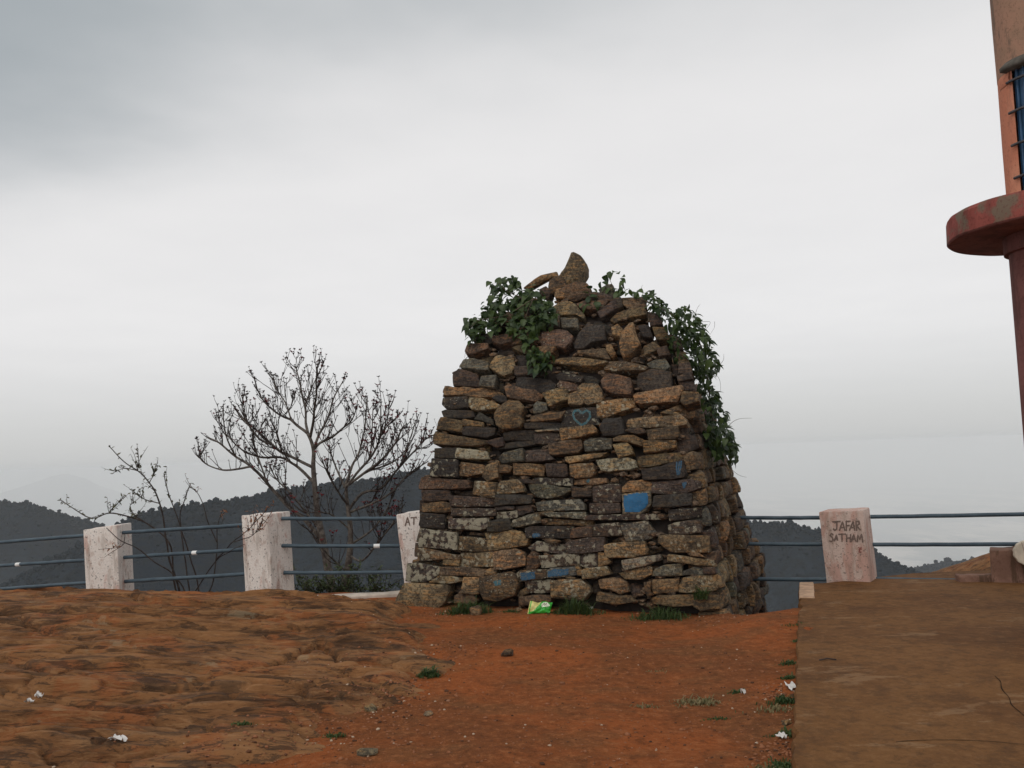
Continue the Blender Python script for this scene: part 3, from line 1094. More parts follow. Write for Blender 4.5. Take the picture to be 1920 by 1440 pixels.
10 d 0 0 830 380 930 400 930 560 860 520
11 d 0 1 440 1000 640 960 640 1100 520 1120
11 r 0 1 0 1080 180 1060 380 1160 380 1300 0 1330
11 d 0 1 200 790 440 800 490 900 300 920 200 880
11 b 0 1 -100 900 190 860 300 960 150 1050 -90 1040
11 d 0 1 -320 960 -110 900 -100 1060 -300 1100
11 b 0 1 0 720 180 680 380 740 180 850 0 860
""".strip().splitlines()

PAL = {'k': (0.062, 0.056, 0.050), 'd': (0.104, 0.080, 0.066), 'b': (0.195, 0.140, 0.085), 't': (0.290, 0.215, 0.125),
       'o': (0.310, 0.205, 0.115), 'g': (0.155, 0.150, 0.120), 'r': (0.175, 0.115, 0.080), 'y': (0.300, 0.270, 0.205), 's': (0.17, 0.17, 0.16)}

cairn = empty('stone_cairn', CC, label='tall dry-stone cairn of stacked rough stones with blue paint daubs', category='cairn')


def chaikin(p, q=0.16):
    out = []
    n = len(p)
    for i in range(n):
        a, b = p[i], p[(i + 1) % n]
        out.append(a.lerp(b, q))
        out.append(a.lerp(b, 1 - q))
    return out


def resample(p, step):
    out = []
    n = len(p)
    for i in range(n):
        a, b = p[i], p[(i + 1) % n]
        k = max(1, int(round((b - a).length / step)))
        for j in range(k):
            out.append(a.lerp(b, j / k))
    return out


def stone_mesh(pts3, n_out, depth, seed, dome=0.02, tilt=0.10, proud=0.0):
    """a rough stone whose visible face has the outline pts3 and which reaches back into the pile"""
    rng = random.Random(seed)
    c = sum(pts3, Vector()) / len(pts3)
    un = Vector((n_out.y, -n_out.x, 0))
    if un.length < 1e-3:
        un = Vector((1, 0, 0))
    un = -un.normalized()
    vn = n_out.cross(un).normalized()
    p2 = [Vector(((p - c).dot(un), (p - c).dot(vn))) for p in pts3]
    area = 0.5 * sum(p2[i].x * p2[(i + 1) % len(p2)].y - p2[(i + 1) % len(p2)].x * p2[i].y for i in range(len(p2)))
    if area < 0:
        p2 = p2[::-1]
    size = math.sqrt(abs(area))
    p2 = [q * (1 + 0.014 / max(0.05, size)) for q in p2]
    p2 = resample(chaikin(p2, 0.045), max(0.026, size * 0.13))
    ctr = sum(p2, Vector((0, 0))) / len(p2)
    tx, ty = rng.uniform(-tilt, tilt), rng.uniform(-tilt, tilt * 0.9)
    off = Vector((rng.uniform(0, 90), rng.uniform(0, 90), rng.uniform(0, 90)))
    n = len(p2)

    def nzv(q, s):
        return mnoise.noise(Vector((q.x * s, q.y * s, 0)) + off)
    bev = min(0.009, size * 0.055)
    cuts = [(Vector((math.cos(a_), math.sin(a_))), rng.uniform(0.12, 0.42) * size, rng.uniform(0.08, 0.38)) for a_ in [rng.uniform(0, 6.28) for _ in range(2)]]
    rings = []
    spec = [(-depth, 0.90, 0.0), (-depth * 0.45, 1.0, 0.0), (-bev * 1.3, 1.0, 0.0), (-bev * 0.35, 1.0, bev * 0.5), (0.0, 1.0, bev * 1.25), (dome * 0.6, 0.66, 0.0), (dome, 0.33, 0.0)]
    verts = []
    for dz, sc, ins in spec:
        ring = []
        for q in p2:
            r = q - ctr
            L = max(r.length, 1e-5)
            r = r * max(0.15, (L - ins) / L) * sc
            w = ctr + r
            z = dz + (w.x - ctr.x) * tx + (w.y - ctr.y) * ty + proud
            if dz > -0.05:
                z += nzv(w, 6.0) * size * 0.045 + nzv(w, 19.0) * size * 0.025
                z -= sum(max(0.0, (w - ctr).dot(dr) - th) * kk for dr, th, kk in cuts) * 0.7
            jit = 1 + 0.05 * nzv(w * 1.0 + Vector((3, 7)), 14.0)
            w = ctr + (w - ctr) * jit
            ring.append(c + un * w.x + vn * w.y + n_out * z)
        rings.append(ring)
        verts += ring
    cz = dome + proud + nzv(ctr, 7.0) * size * 0.085
    verts.append(c + un * ctr.x + vn * ctr.y + n_out * cz)
    faces = []
    for k in range(len(rings) - 1):
        for i in range(n):
            j = (i + 1) % n
            faces.append((k * n + i, k * n + j, (k + 1) * n + j, (k + 1) * n + i))
    top = (len(rings) - 1) * n
    for i in range(n):
        faces.append((top + i, top + (i + 1) % n, len(verts) - 1))
    faces.append(tuple(range(n))[::-1])
    m = pydata('stone', [v - CC for v in verts], faces)
    m.polygons.foreach_set('use_smooth', [True] * len(m.polygons))
    m.set_sharp_from_angle(angle=R(24))
    return m


def tint(o, key, lich, rng, j=0.16):
    c = PAL[key]
    k = 0.70 * (1 + rng.uniform(-j, j))
    o.color = (c[0] * k * (1 + rng.uniform(-0.05, 0.05)), c[1] * k, c[2] * k * (1 + rng.uniform(-0.08, 0.08)), [0.0, 0.38, 0.70, 1.0][lich])


FRONT = []
rng = random.Random(3)
for si, line in enumerate(STONES):
    w = line.split()
    tile, key, lich, dc = int(w[0]), w[1], int(w[2]), int(w[3])
    q = list(map(float, w[4:]))
    ox, oy = TILES[tile]
    pp = [(ox + q[i] / 7.2, oy + q[i + 1] / 7.2) for i in range(0, len(q), 2)]
    p3 = [on_front(x, y) for x, y in pp]
    cz = sum(p.z for p in p3) / len(p3)
    slope = (inset(cz + 0.12) - inset(cz - 0.12)) / 0.24
    n_out = (FN + Vector((0, 0, min(slope, 0.55)))).normalized()
    wid = max((a - b).length for a in p3 for b in p3)
    depth = min(0.42, max(0.22, wid * 0.8))
    proud = {0: -0.11, 1: rng.uniform(-0.022, 0.03), 2: 0.05, 3: 0.02, 4: 0.02}[dc]
    dome = {0: 0.01, 1: 0.004, 2: 0.035, 3: 0.012, 4: 0.02}[dc]
    if dc == 3:
        depth = min(0.3, wid * 0.7)
        n_out = (FN + Vector((0, 0, 0.12))).normalized()
    if dc == 4:
        depth = 0.09
        n_out = (FN + Vector((0, 0, 0.15))).normalized()
    # flatten the outline into one plane so that it keeps its shape
    c0 = sum(p3, Vector()) / len(p3)
    flat = []
    for (x, y), p in zip(pp, p3):
        d = ray(x, y)
        t_ = (c0 - EYE).dot(n_out) / d.dot(n_out)
        flat.append(EYE + d * t_)
    m = stone_mesh(flat, n_out, depth, 100 + si, dome, 0.11 if dc < 2 else 0.04, proud)
    o = link('stone', m, M_STONE, cairn)
    tint(o, key, lich, rng)
    FRONT.append((o, pp))

# the flanks: coursed stones along the right face (seen at a glancing angle) and the left face
def flank(side, n_courses, seed, zmax):
    rng = random.Random(seed)
    nrm = FU * side
    z = -0.62 if side > 0 else -0.05
    count = 0
    k = 0
    while z < zmax:
        h = rng.uniform(0.13, 0.24)
        ins = inset(z + h / 2)
        s = inset(z + h / 2) + 0.02                  # depth behind the front face
        end = FW - inset(z + h / 2) - 0.05
        first = True
        while s < end - 0.12:
            L = rng.uniform(0.22, 0.5)
            if first:
                s += 0.05
                first = False
            e = min(s + L, end)
            if e - s < 0.1:
                break
            corner = RC if side > 0 else LC
            bulge = 0.17 * max(0.0, 1 - max(z, 0.0) / 1.5) * float(sstep(0.5, 2.2, np.array(s)))
            corner = corner + FU * side * bulge
            a = corner - FN * s - FU * side * ins
            b = corner - FN * e - FU * side * ins
            slope = (inset(z + h) - inset(z)) / h
            g = 0.012
            j = lambda v=0.022: rng.uniform(-v, v)
            zt = z + h - g
            a2 = corner - FN * s - FU * side * inset(zt)
            b2 = corner - FN * e - FU * side * inset(zt)
            d1 = (b - a).normalized()
            P = [a + d1 * g + Vector((0, 0, z + g + j())), a.lerp(b, 0.5) + Vector((0, 0, z + g + j())), b - d1 * g + Vector((0, 0, z + g + j())),
                 b2 - d1 * (g + abs(j())) + Vector((0, 0, zt + j())), a2.lerp(b2, 0.5) + Vector((0, 0, zt + j())), a2 + d1 * (g + abs(j())) + Vector((0, 0, zt + j()))]
            n_out = (nrm + Vector((0, 0, min(slope, 0.5)))).normalized()
            m = stone_mesh(P, n_out, rng.uniform(0.2, 0.3), seed * 1000 + count, 0.015, 0.2, rng.uniform(-0.03, 0.05))
            o = link('stone', m, M_STONE, cairn)
            tint(o, rng.choice('bbtdgodrb'), rng.choice([0, 0, 1, 1]), rng)
            count += 1
            s = e
        z += h
        k += 1
    return count


n_right = flank(1, 0, 31, 2.75)
n_left = flank(-1, 0, 32, 1.0)


def core_mesh():
    """the packed rubble behind the facing stones"""
    rings, v, f = [], [], []
    zs = [-0.9, 0.3, 0.9, 1.4, 1.9, 2.3, 2.6, 2.85, 3.05, 3.2]
    nn = 10
    for z in zs:
        h = FW / 2 - inset(z) - 0.17
        h = max(h, 0.12)
        ring = []
        for sgn_u, sgn_n, du, dn in ((-1, 1, 1, 0), (1, 1, 0, -1), (1, -1, -1, 0), (-1, -1, 0, 1)):
            for i in range(nn):
                t_ = i / nn
                p = FU * (sgn_u * h + du * 2 * h * t_) + FN * (sgn_n * h + dn * 2 * h * t_)
                ring.append(p + Vector((0, 0, z)) + mnoise.noise_vector(p * 3 + Vector((0, 0, z * 3))) * 0.05)
        v += ring
    n = 4 * nn
    for k in range(len(zs) - 1):
        for i in range(n):
            j = (i + 1) % n
            f.append((k * n + i, k * n + j, (k + 1) * n + j, (k + 1) * n + i))
    f.append(tuple((len(zs) - 1) * n + i for i in range(n)))
    return pydata('rubble_core', v, f)


link('rubble_core', core_mesh(), M_CORE, cairn)


def chinking():
    """small wedged pieces deep in the joints of the front"""
    rng = random.Random(77)
    bm_ = bmesh.new()
    bmesh.ops.create_icosphere(bm_, subdivisions=1, radius=1.0)
    bv = [v.co.copy() for v in bm_.verts]
    bf = [tuple(v.index for v in f.verts) for f in bm_.faces]
    bm_.free()
    V, Fq = [], []
    out = [(765, 1135), (790, 900), (832, 730), (880, 640), (940, 590), (1060, 540), (1200, 560), (1265, 700), (1300, 900), (1350, 1145)]
    for x, y in sample_poly(out, 900, rng):
        p = on_front(x, y) - FN * rng.uniform(0.05, 0.12) - CC
        s_ = rng.uniform(0.018, 0.05)
        rot = Matrix.Rotation(rng.uniform(-0.3, 0.3), 3, FN) @ Matrix.Rotation(rng.uniform(0, 3), 3, 'Z')
        sc = Vector((rng.uniform(0.9, 1.8), rng.uniform(0.8, 1.4), rng.uniform(0.35, 0.8)))
        b = len(V)
        for v in bv:
            q = v * (1 + rng.uniform(-0.25, 0.25))
            V.append(p + rot @ Vector((q.x * sc.x, q.y * sc.y, q.z * sc.z)) * s_)
        Fq += [(a + b, c + b, d + b) for a, c, d in bf]
    return pydata('chinking', V, Fq)


ck = link('chinking', chinking(), M_STONE, cairn, kind='stuff')
ck.color = (0.16, 0.115, 0.080, 0.2)


# ------------------------------------------------------------------ paint on the stones
def paint_mat(name, col, wear):
    m, t, b, co = new_mat(name, 0.75, 0.3)
    n1 = nz(t, co, 22.0, 6, 0.7)
    n2 = nz(t, co, 70.0, 4, 0.7)
    c = mix(t, ramp(t, n1, 0.3, 0.7), tuple(x * 0.75 for x in col), col)
    c = mix(t, ramp(t, n2, wear, wear + 0.1), c, (0.13, 0.115, 0.09))
    setc(t, b, c)
    bump(t, b, n1, 0.5, 0.015)
    return m


M_BLUE = paint_mat('blue_paint', (0.022, 0.115, 0.240), 0.60)
M_BLUE2 = paint_mat('faded_blue_paint', (0.030, 0.085, 0.145), 0.54)
M_TEAL = paint_mat('teal_paint', (0.035, 0.110, 0.135), 0.50)


def bvh_of(o):
    m = o.matrix_world if o.parent is None else None
    me = o.data
    mw = world_of(o)
    return BVHTree.FromPolygons([mw @ v.co for v in me.vertices], [tuple(p.vertices) for p in me.polygons])


def world_of(o):
    mw = o.matrix_basis.copy()
    p = o.parent
    while p is not None:
        mw = p.matrix_basis @ mw
        p = p.parent
    return mw


def patch_on(o, poly, mat, name='paint', step=1.6, lift=0.003):
    bvh = bvh_of(o)
    xs = [p[0] for p in poly]
    ys = [p[1] for p in poly]
    nx = int((max(xs) - min(xs)) / step) + 1
    ny = int((max(ys) - min(ys)) / step) + 1
    idx, v, f = {}, [], []
    inv = world_of(o).inverted()
    for j in range(ny + 1):
        for i in range(nx + 1):
            x, y = min(xs) + i * step, min(ys) + j * step
            wx = x + 1.6 * mnoise.noise(Vector((x * 0.22, y * 0.22, 1.0)))
            wy = y + 1.6 * mnoise.noise(Vector((x * 0.22, y * 0.22, 9.0)))
            if not inpoly(wx, wy, poly):
                continue
            d = ray(x, y).normalized()
            hit, nrm, fi, dist = bvh.ray_cast(EYE, d)
            if hit is None:
                continue
            idx[(i, j)] = len(v)
            v.append(inv @ (hit + nrm * lift - d * lift))
    for (i, j) in idx:
        q = [(i, j), (i, j + 1), (i + 1, j + 1), (i + 1, j)]
        if all(k in idx for k in q):
            f.append([idx[k] for k in q])
    if not f:
        return None
    m = pydata(name, v, f)
    m.polygons.foreach_set('use_smooth', [True] * len(m.polygons))
    return link(name, m, mat, o)


def strokes_on(o, lines, width, mat, name, lift=0.003):
    """brush strokes, each a polyline in photograph coordinates, laid on the surface of o as one piece"""
    bvh = bvh_of(o)
    inv = world_of(o).inverted()
    v, f = [], []
    for ln in lines:
        pts = []
        for a, b in zip(ln[:-1], ln[1:]):
            k = max(1, int(math.hypot(b[0] - a[0], b[1] - a[1]) / 1.5))
            pts += [(a[0] + (b[0] - a[0]) * s / k, a[1] + (b[1] - a[1]) * s / k) for s in range(k)]
        pts.append(ln[-1])
        prev = None
        for i, (x, y) in enumerate(pts):
            x0, y0 = pts[max(i - 1, 0)]
            x1, y1 = pts[min(i + 1, len(pts) - 1)]
            L = math.hypot(x1 - x0, y1 - y0) or 1
            nx_, ny_ = -(y1 - y0) / L, (x1 - x0) / L
            wv = width * 0.5 * (1 + 0.35 * mnoise.noise(Vector((x * 0.4, y * 0.4, 3))))
            row = []
            for s in (-1, 1):
                d = ray(x + nx_ * wv * s, y + ny_ * wv * s).normalized()
                hit, nrm, fi, dist = bvh.ray_cast(EYE, d)
                if hit is not None:
                    row.append(inv @ (hit + nrm * lift))
            if len(row) == 2:
                v += row
                if prev is not None:
                    f.append((prev, prev + 1, len(v) - 1, len(v) - 2))
                prev = len(v) - 2
            else:
                prev = None
    if not f:
        return None
    return link(name, pydata(name, v, f), mat, o)


def stone_at(px, py):
    for o, pp in FRONT:
        if inpoly(px, py, pp):
            return o
    return None


def tl(t_, *q):
    ox, oy = TILES[t_]
    return [(ox + q[i] / 7.2, oy + q[i + 1] / 7.2) for i in range(0, len(q), 2)]


for at_px, poly, mat in (
        ((1192, 941), tl(7, 212, 1065, 345, 1045, 540, 1030, 545, 1190, 490, 1255, 425, 1300, 225, 1305, 212, 1200), M_BLUE),
        ((989, 1081), tl(2, 395, 820, 600, 800, 610, 905, 410, 935), M_BLUE2),
        ((1045, 1074), tl(2, 765, 805, 830, 770, 1060, 765, 1050, 850, 960, 868, 770, 880), M_BLUE2),
        ((1005, 1003), tl(2, 555, 300, 600, 280, 670, 290, 670, 345, 570, 350), M_BLUE2),
        ((1103, 901), tl(6, 1005, 850, 1055, 845, 1050, 905, 1010, 905), M_TEAL),
        ((1283, 909), tl(7, 985, 890, 1075, 880, 1045, 975, 1015, 980), M_BLUE2),
        ((932, 1094), tl(2, 30, 930, 140, 910, 150, 990, 50, 1000), M_TEAL)):
    o = stone_at(*at_px)
    if o:
        patch_on(o, poly, mat, step=1.2)
o = stone_at(1092, 782)
if o:
    strokes_on(o, [tl(9, 800, 1120, 760, 1075, 700, 1085, 680, 1130, 700, 1190, 760, 1250, 800, 1275, 860, 1240, 910, 1170, 905, 1100, 860, 1075, 800, 1120)], 4.2, M_TEAL, 'painted_heart')
o = stone_at(1250, 888)
if o:
    strokes_on(o, [tl(7, 930, 620, 925, 700, 935, 790), tl(7, 965, 615, 955, 700, 945, 800), tl(7, 990, 605, 985, 680, 960, 790)], 2.6, M_BLUE2, 'painted_stripes')

# ------------------------------------------------------------------ fences: whitewashed posts and painted pipe rails
def mat_rail():
    m, t, b, co = new_mat('blue_grey_rail_paint', 0.5, 0.4)
    n1 = nz(t, co, 6.0, 5, 0.65)
    n2 = nz(t, co, 40.0, 4, 0.7)
    c = mix(t, ramp(t, n1, 0.3, 0.7), (0.034, 0.058, 0.078), (0.060, 0.094, 0.120))
    c = mix(t, ramp(t, n2, 0.68, 0.76), c, (0.10, 0.06, 0.045))
    setc(t, b, c)
    bump(t, b, n2, 0.2, 0.004)
    return m


M_RAIL = mat_rail()
M_TAPE = plain('white_tape', (0.80, 0.80, 0.78), 0.5, 0.4, 0.1, 30)
M_CHAR = plain('charcoal_lettering', (0.10, 0.075, 0.066), 0.95, 0.1, 0.4, 90, dark=(0.26, 0.19, 0.16))
LEAN = R(-2.6)


def post(px_c, py_base, py_top, Y, w, d, yaw, mat, parent, seed, taper=1.0, tilt=0.0, extra=0.35, label=None):
    base = at(px_c, py_base, Y)
    top = at(px_c, py_top, Y)
    h = top.z - base.z + extra
    o = link('post', rough_box('post', w, d, h, seed, taper=taper, jit=0.007, bev=0.014, seg=(1, 1, 5), top_tilt=tilt), mat, parent, smooth=True)
    o.data.set_sharp_from_angle(angle=R(50))
    rot = Matrix.Rotation(LEAN, 4, 'Y') @ Matrix.Rotation(R(yaw), 4, 'Z')
    loc = Vector((base.x, base.y, base.z - extra)) - parent.location
    o.matrix_basis = Matrix.Translation(loc) @ rot
    if label:
        o['label'] = label
    return o


def rail(a, b, parent, tape=None, r=0.0225, sag=0.012):
    pts = []
    for i in range(13):
        s = i / 12
        p = a.lerp(b, s) - parent.location
        p.z += sag * math.sin(s * 4.0 + a.x) * 0.3 + 0.0012 * math.sin(s * 31)
        pts.append(p)
    tb = Tubes(10)
    tb.add(pts, r)
    o = link('rail', tb.mesh('rail'), M_RAIL, parent, smooth=True)
    o.data.set_sharp_from_angle(angle=R(50))
    if tape is not None:
        tt = Tubes(10)
        k = tape * 12
        i = min(int(k), 11)
        f = k - i
        p = pts[i].lerp(pts[i + 1], f)
        dd = (pts[i + 1] - pts[i]).normalized()
        tt.add([p - dd * 0.035, p + dd * 0.035], r + 0.003)
        link('tape', tt.mesh('tape'), M_TAPE, o)
    return o


fl = empty('pipe_fence', at(505, 1120, 10.45), label='pipe rail fence with whitewashed posts on the rocky side left of the cairn', category='fence')
P1 = post(210, 1118, 986, 11.3, 0.43, 0.38, -3, M_POST, fl, 11, tilt=0.06, label='whitewashed square post half hidden behind a thin branch')
P2 = post(510, 1124, 962, 10.45, 0.405, 0.38, -27, M_POST, fl, 12, label='whitewashed square post with pink streaks')
P3 = post(800, 1122, 957, 10.5, 0.44, 0.38, -14, M_POST, fl, 13, taper=0.74, tilt=0.07, label='whitewashed post beside the cairn lettered AT')
P0 = post(-190, 1130, 1012, 12.4, 0.46, 0.42, 8, M_POST, fl, 14)
for (xa, ya, Ya), (xb, yb, Yb), tp in (
        ((-185, 1031, 12.35), (175, 1003.5, 11.3), None), ((-185, 1072, 12.35), (175, 1050, 11.3), 0.63), ((-185, 1117, 12.35), (175, 1092.5, 11.3), None),
        ((228, 999.5, 11.25), (470, 983, 10.55), None), ((230, 1046, 11.25), (470, 1028.5, 10.55), 0.58), ((232, 1091, 11.25), (472, 1075, 10.55), None),
        ((528, 972, 10.38), (760, 972.5, 10.5), None), ((528, 1023, 10.38), (762, 1024, 10.5), 0.76), ((532, 1073.5, 10.38), (770, 1073.5, 10.5), None)):
    rail(at(xa, ya, Ya), at(xb, yb, Yb), fl, tp)
# low whitewashed sill between the two right-hand posts
sa, sb = at(520, 1125, 10.4), at(775, 1128, 10.55)
sm = rough_box('sill', (sb - sa).length, 0.24, 0.42, 15, jit=0.01, bev=0.015, seg=(1, 1, 8))
sill = link('sill', sm, plain('whitewashed_sill', (0.58, 0.50, 0.42), 0.9, 0.2, 0.35, 5.0, 0.5), fl)
mid = (sa + sb) / 2
sill.matrix_basis = Matrix.Translation(Vector((mid.x, mid.y, sa.z - 0.40)) - fl.location) @ Matrix.Rotation(math.atan2(sb.y - sa.y, sb.x - sa.x), 4, 'Z')

fr = empty('pipe_fence', at(1590, 1089, 10.15), label='pipe rail fence right of the cairn with the lettered pink post', category='fence')
P4 = post(1599, 1089, 955, 10.2, 0.475, 0.37, -33, M_POSTPINK, fr, 16, extra=0.2, label='pink stained whitewashed post lettered JAFAR SATHAM')
for (xa, ya, Ya), (xb, yb, Yb) in (((1345, 970.5, 10.75), (1552, 970.5, 10.25)), ((1345, 1019, 10.75), (1556, 1020.5, 10.25)), ((1345, 1084.5, 10.75), (1560, 1086.5, 10.25)),
                                   ((1632, 968.5, 10.18), (2120, 961, 9.4)), ((1636, 1020.5, 10.18), (2120, 1020, 9.4)), ((1640, 1085, 10.18), (2120, 1094, 9.4))):
    rail(at(xa, ya, Ya), at(xb, yb, Yb), fr)


def z4(*q):                                   # enlargement of the lettered post: origin (1380,920), 6x
    return [(1380 + (q[i] - 1250) * 0.94 / 6.0 + 1250 / 6.0 - 3.5, 920 + q[i + 1] / 6.0) for i in range(0, len(q), 2)]


LET = [  # J A F A R
    z4(1095, 350, 1195, 345), z4(1150, 350, 1150, 430, 1125, 445, 1105, 425), z4(1180, 450, 1218, 350, 1248, 450), z4(1195, 415, 1240, 412),
    z4(1265, 455, 1262, 348, 1315, 342), z4(1264, 395, 1305, 390), z4(1300, 450, 1345, 345, 1365, 450), z4(1318, 415, 1358, 412),
    z4(1388, 452, 1378, 345, 1415, 342, 1420, 375, 1385, 395, 1436, 445),
    # S A T H A M
    z4(1110, 495, 1085, 482, 1068, 505, 1100, 530, 1105, 560, 1080, 572, 1060, 562), z4(1118, 570, 1145, 500, 1160, 562), z4(1128, 545, 1158, 540),
    z4(1168, 490, 1258, 488), z4(1212, 490, 1212, 575), z4(1268, 490, 1268, 580), z4(1315, 488, 1312, 580), z4(1268, 535, 1313, 532),
    z4(1325, 575, 1352, 492, 1378, 572), z4(1336, 545, 1370, 542), z4(1395, 580, 1400, 500, 1425, 550, 1445, 490, 1462, 575)]
strokes_on(P4, LET, 2.9, M_CHAR, 'lettering', 0.004)
M_REDMARK = plain('red_chalk', (0.30, 0.12, 0.10), 0.95, 0.1, 0.3, 60)
strokes_on(P4, [z4(1410, 635, 1425, 655, 1445, 635), z4(1410, 665, 1450, 655), z4(1430, 650, 1415, 690, 1445, 690)], 2.0, M_REDMARK, 'scrawl', 0.004)


def z7(*q):
    return [(700 + q[i] / 6.0, 920 + q[i + 1] / 6.0) for i in range(0, len(q), 2)]


strokes_on(P3, [z7(358, 398, 385, 298, 412, 392), z7(366, 355, 405, 352), z7(420, 305, 490, 298), z7(458, 302, 455, 385)], 2.2, M_CHAR, 'lettering', 0.004)

# ------------------------------------------------------------------ round pillar with canopy on the right
TD = 8.0


def az_of(px, py):
    d = ray(px, py)
    return math.atan2(d.x, d.y)


az_disc, az_col = az_of(1773, 440), az_of(1893, 520)
beta = R(5.8)
TA = az_disc + beta
TC = Vector((TD * math.sin(TA), TD * math.cos(TA), SLAB_Z))
RD = TD * math.sin(beta)
RCOL = TD * math.sin(TA - az_col)
RUP = TD * math.sin(TA - az_of(1885, 350))
dd = ray(1775, 463)
dist_l = math.sqrt(TD * TD - RD * RD)
DISC_Z0 = EYE.z + dist_l * dd.z / math.hypot(dd.x, dd.y)
dd = ray(1775, 418)
DISC_Z1 = EYE.z + dist_l * dd.z / math.hypot(dd.x, dd.y)
tower = empty('round_pillar', TC, label='round red and orange plaster pillar with flat canopy and blue grille at the right edge', category='pillar')


def lathe(name, prof, n=64, jit=0.004, seed=0, a0=0.0, a1=2 * math.pi):
    v, f = [], []
    full = abs(a1 - a0 - 2 * math.pi) < 1e-6
    cols = n if full else n + 1
    for r, z in prof:
        for i in range(cols):
            a = a0 + (a1 - a0) * i / n
            p = Vector((r * math.cos(a), r * math.sin(a), z))
            k = mnoise.noise(p * 5 + Vector((seed, 0, 0))) * jit
            v.append(p + Vector((p.x, p.y, 0)).normalized() * k + Vector((0, 0, k * 0.5)))
    for k in range(len(prof) - 1):
        for i in range(n):
            j = (i + 1) % cols if full else i + 1
            f.append((k * cols + i, k * cols + j, (k + 1) * cols + j, (k + 1) * cols + i))
    return pydata(name, v, f)


def mat_plaster(name, c1, c2, stain, amt, moss=None):
    m, t, b, co = new_mat(name, 0.88, 0.2)
    n1 = nz(t, co, 2.2, 6, 0.65, dist=0.4)
    n2 = nz(t, co, 5.0, 7, 0.7, stretch=(1.6, 1.6, 0.3))
    n3 = nz(t, co, 45.0, 4, 0.7)
    c = mix(t, ramp(t, n1, 0.42, 0.58), c1, c2)
    c = mix(t, mth(t, 'MULTIPLY', ramp(t, n2, 0.5, 0.60), amt), c, stain)
    if moss:
        n4 = nz(t, co, 4.2, 5, 0.6)
        c = mix(t, mth(t, 'MULTIPLY', ramp(t, n4, 0.50, 0.60), 0.85), c, moss)
    c = mix(t, mth(t, 'MULTIPLY', ramp(t, n3, 0.53, 0.63), 0.45), c, tuple(x * 0.5 for x in c1))
    setc(t, b, c)
    bump(t, b, mth(t, 'ADD', n2, mth(t, 'MULTIPLY', n3, 0.4)), 0.5, 0.012)
    return m


M_RED = mat_plaster('red_oxide_plaster', (0.175, 0.072, 0.065), (0.225, 0.095, 0.085), (0.10, 0.05, 0.045), 0.6)
M_RIM = mat_plaster('mossy_red_rim', (0.21, 0.055, 0.045), (0.27, 0.075, 0.06), (0.12, 0.05, 0.04), 0.5, (0.14, 0.12, 0.085))
M_ORANGE = mat_plaster('orange_plaster', (0.52, 0.20, 0.12), (0.60, 0.26, 0.16), (0.36, 0.16, 0.11), 0.5)
M_BROWN = mat_plaster('weathered_plaster', (0.30, 0.185, 0.125), (0.36, 0.205, 0.14), (0.17, 0.115, 0.085), 0.9)
z0, z1 = DISC_Z0 - SLAB_Z, DISC_Z1 - SLAB_Z
link('shaft', lathe('shaft', [(RCOL * 0.985, -0.1), (RCOL * 0.985, 1.2), (RCOL * 0.985, z0 - 0.13)], seed=3), M_RED, tower, smooth=True)
link('collar', lathe('collar', [(RCOL * 0.985, z0 - 0.135), (RCOL + 0.03, z0 - 0.13), (RCOL + 0.03, z0 - 0.002)], seed=4), M_RED, tower)
cm = lathe('canopy', [(RCOL, z0 + 0.004), (RD * 0.6, z0), (RD - 0.012, z0), (RD, z0 + 0.012), (RD, z1 - 0.03), (RD - 0.02, z1), (RUP - 0.01, z1 + 0.02)], seed=5, jit=0.01, n=96)
cano = link('canopy', cm, M_RIM, tower, smooth=True)
cm.set_sharp_from_angle(angle=R(35))
cm.materials.append(M_RED)
for p in cm.polygons:
    if p.center.z < z0 + 0.008:
        p.material_index = 1
# angles: the grille opening faces the camera side, just inside the frame
to_cam = math.atan2(-TC.y, -TC.x)
az_left = to_cam - math.pi / 2 + (TA - az_of(1885, 300)) * 0       # left silhouette
a_open0 = to_cam - R(43)
zw = z1 + 0.02
dd = ray(1910, 92)
dh = TD * 0.965
z_arch = EYE.z + dh * dd.z / math.hypot(dd.x, dd.y) - SLAB_Z
link('wall', lathe('wall', [(RUP, zw), (RUP, zw + 0.5), (RUP, z_arch - 0.14)], seed=6, n=72, a0=a_open0 - R(240), a1=a_open0), M_ORANGE, tower, smooth=True)
link('upper_wall', lathe('upper_wall', [(RUP, z_arch - 0.143), (RUP + 0.004, z_arch + 0.3), (RUP + 0.008, z_arch + 2.0)], seed=7, n=96), M_BROWN, tower, smooth=True)
M_BLUEPANEL = plain('blue_painted_sheet', (0.030, 0.085, 0.170), 0.5, 0.4, 0.35, 5.0, 0.2, dark=(0.02, 0.055, 0.11))
M_BAR = plain('dark_iron_bar', (0.055, 0.052, 0.055), 0.6, 0.4, 0.3, 20)
gr = link('grille', lathe('grille', [(RUP - 0.035, zw), (RUP - 0.035, z_arch - 0.10)], n=60, jit=0.001, a0=a_open0 - R(3), a1=a_open0 + R(123)), M_BLUEPANEL, tower, smooth=True)
for k in range(13):
    a = a_open0 + R(4 + k * 9.4)
    tb = Tubes(6)
    p = Vector((math.cos(a), math.sin(a), 0)) * (RUP - 0.022)
    tb.add([p + Vector((0, 0, zw)), p + Vector((0, 0, z_arch - 0.12))], 0.009)
    link('upright_bar', tb.mesh('upright_bar'), M_BLUEPANEL, gr)
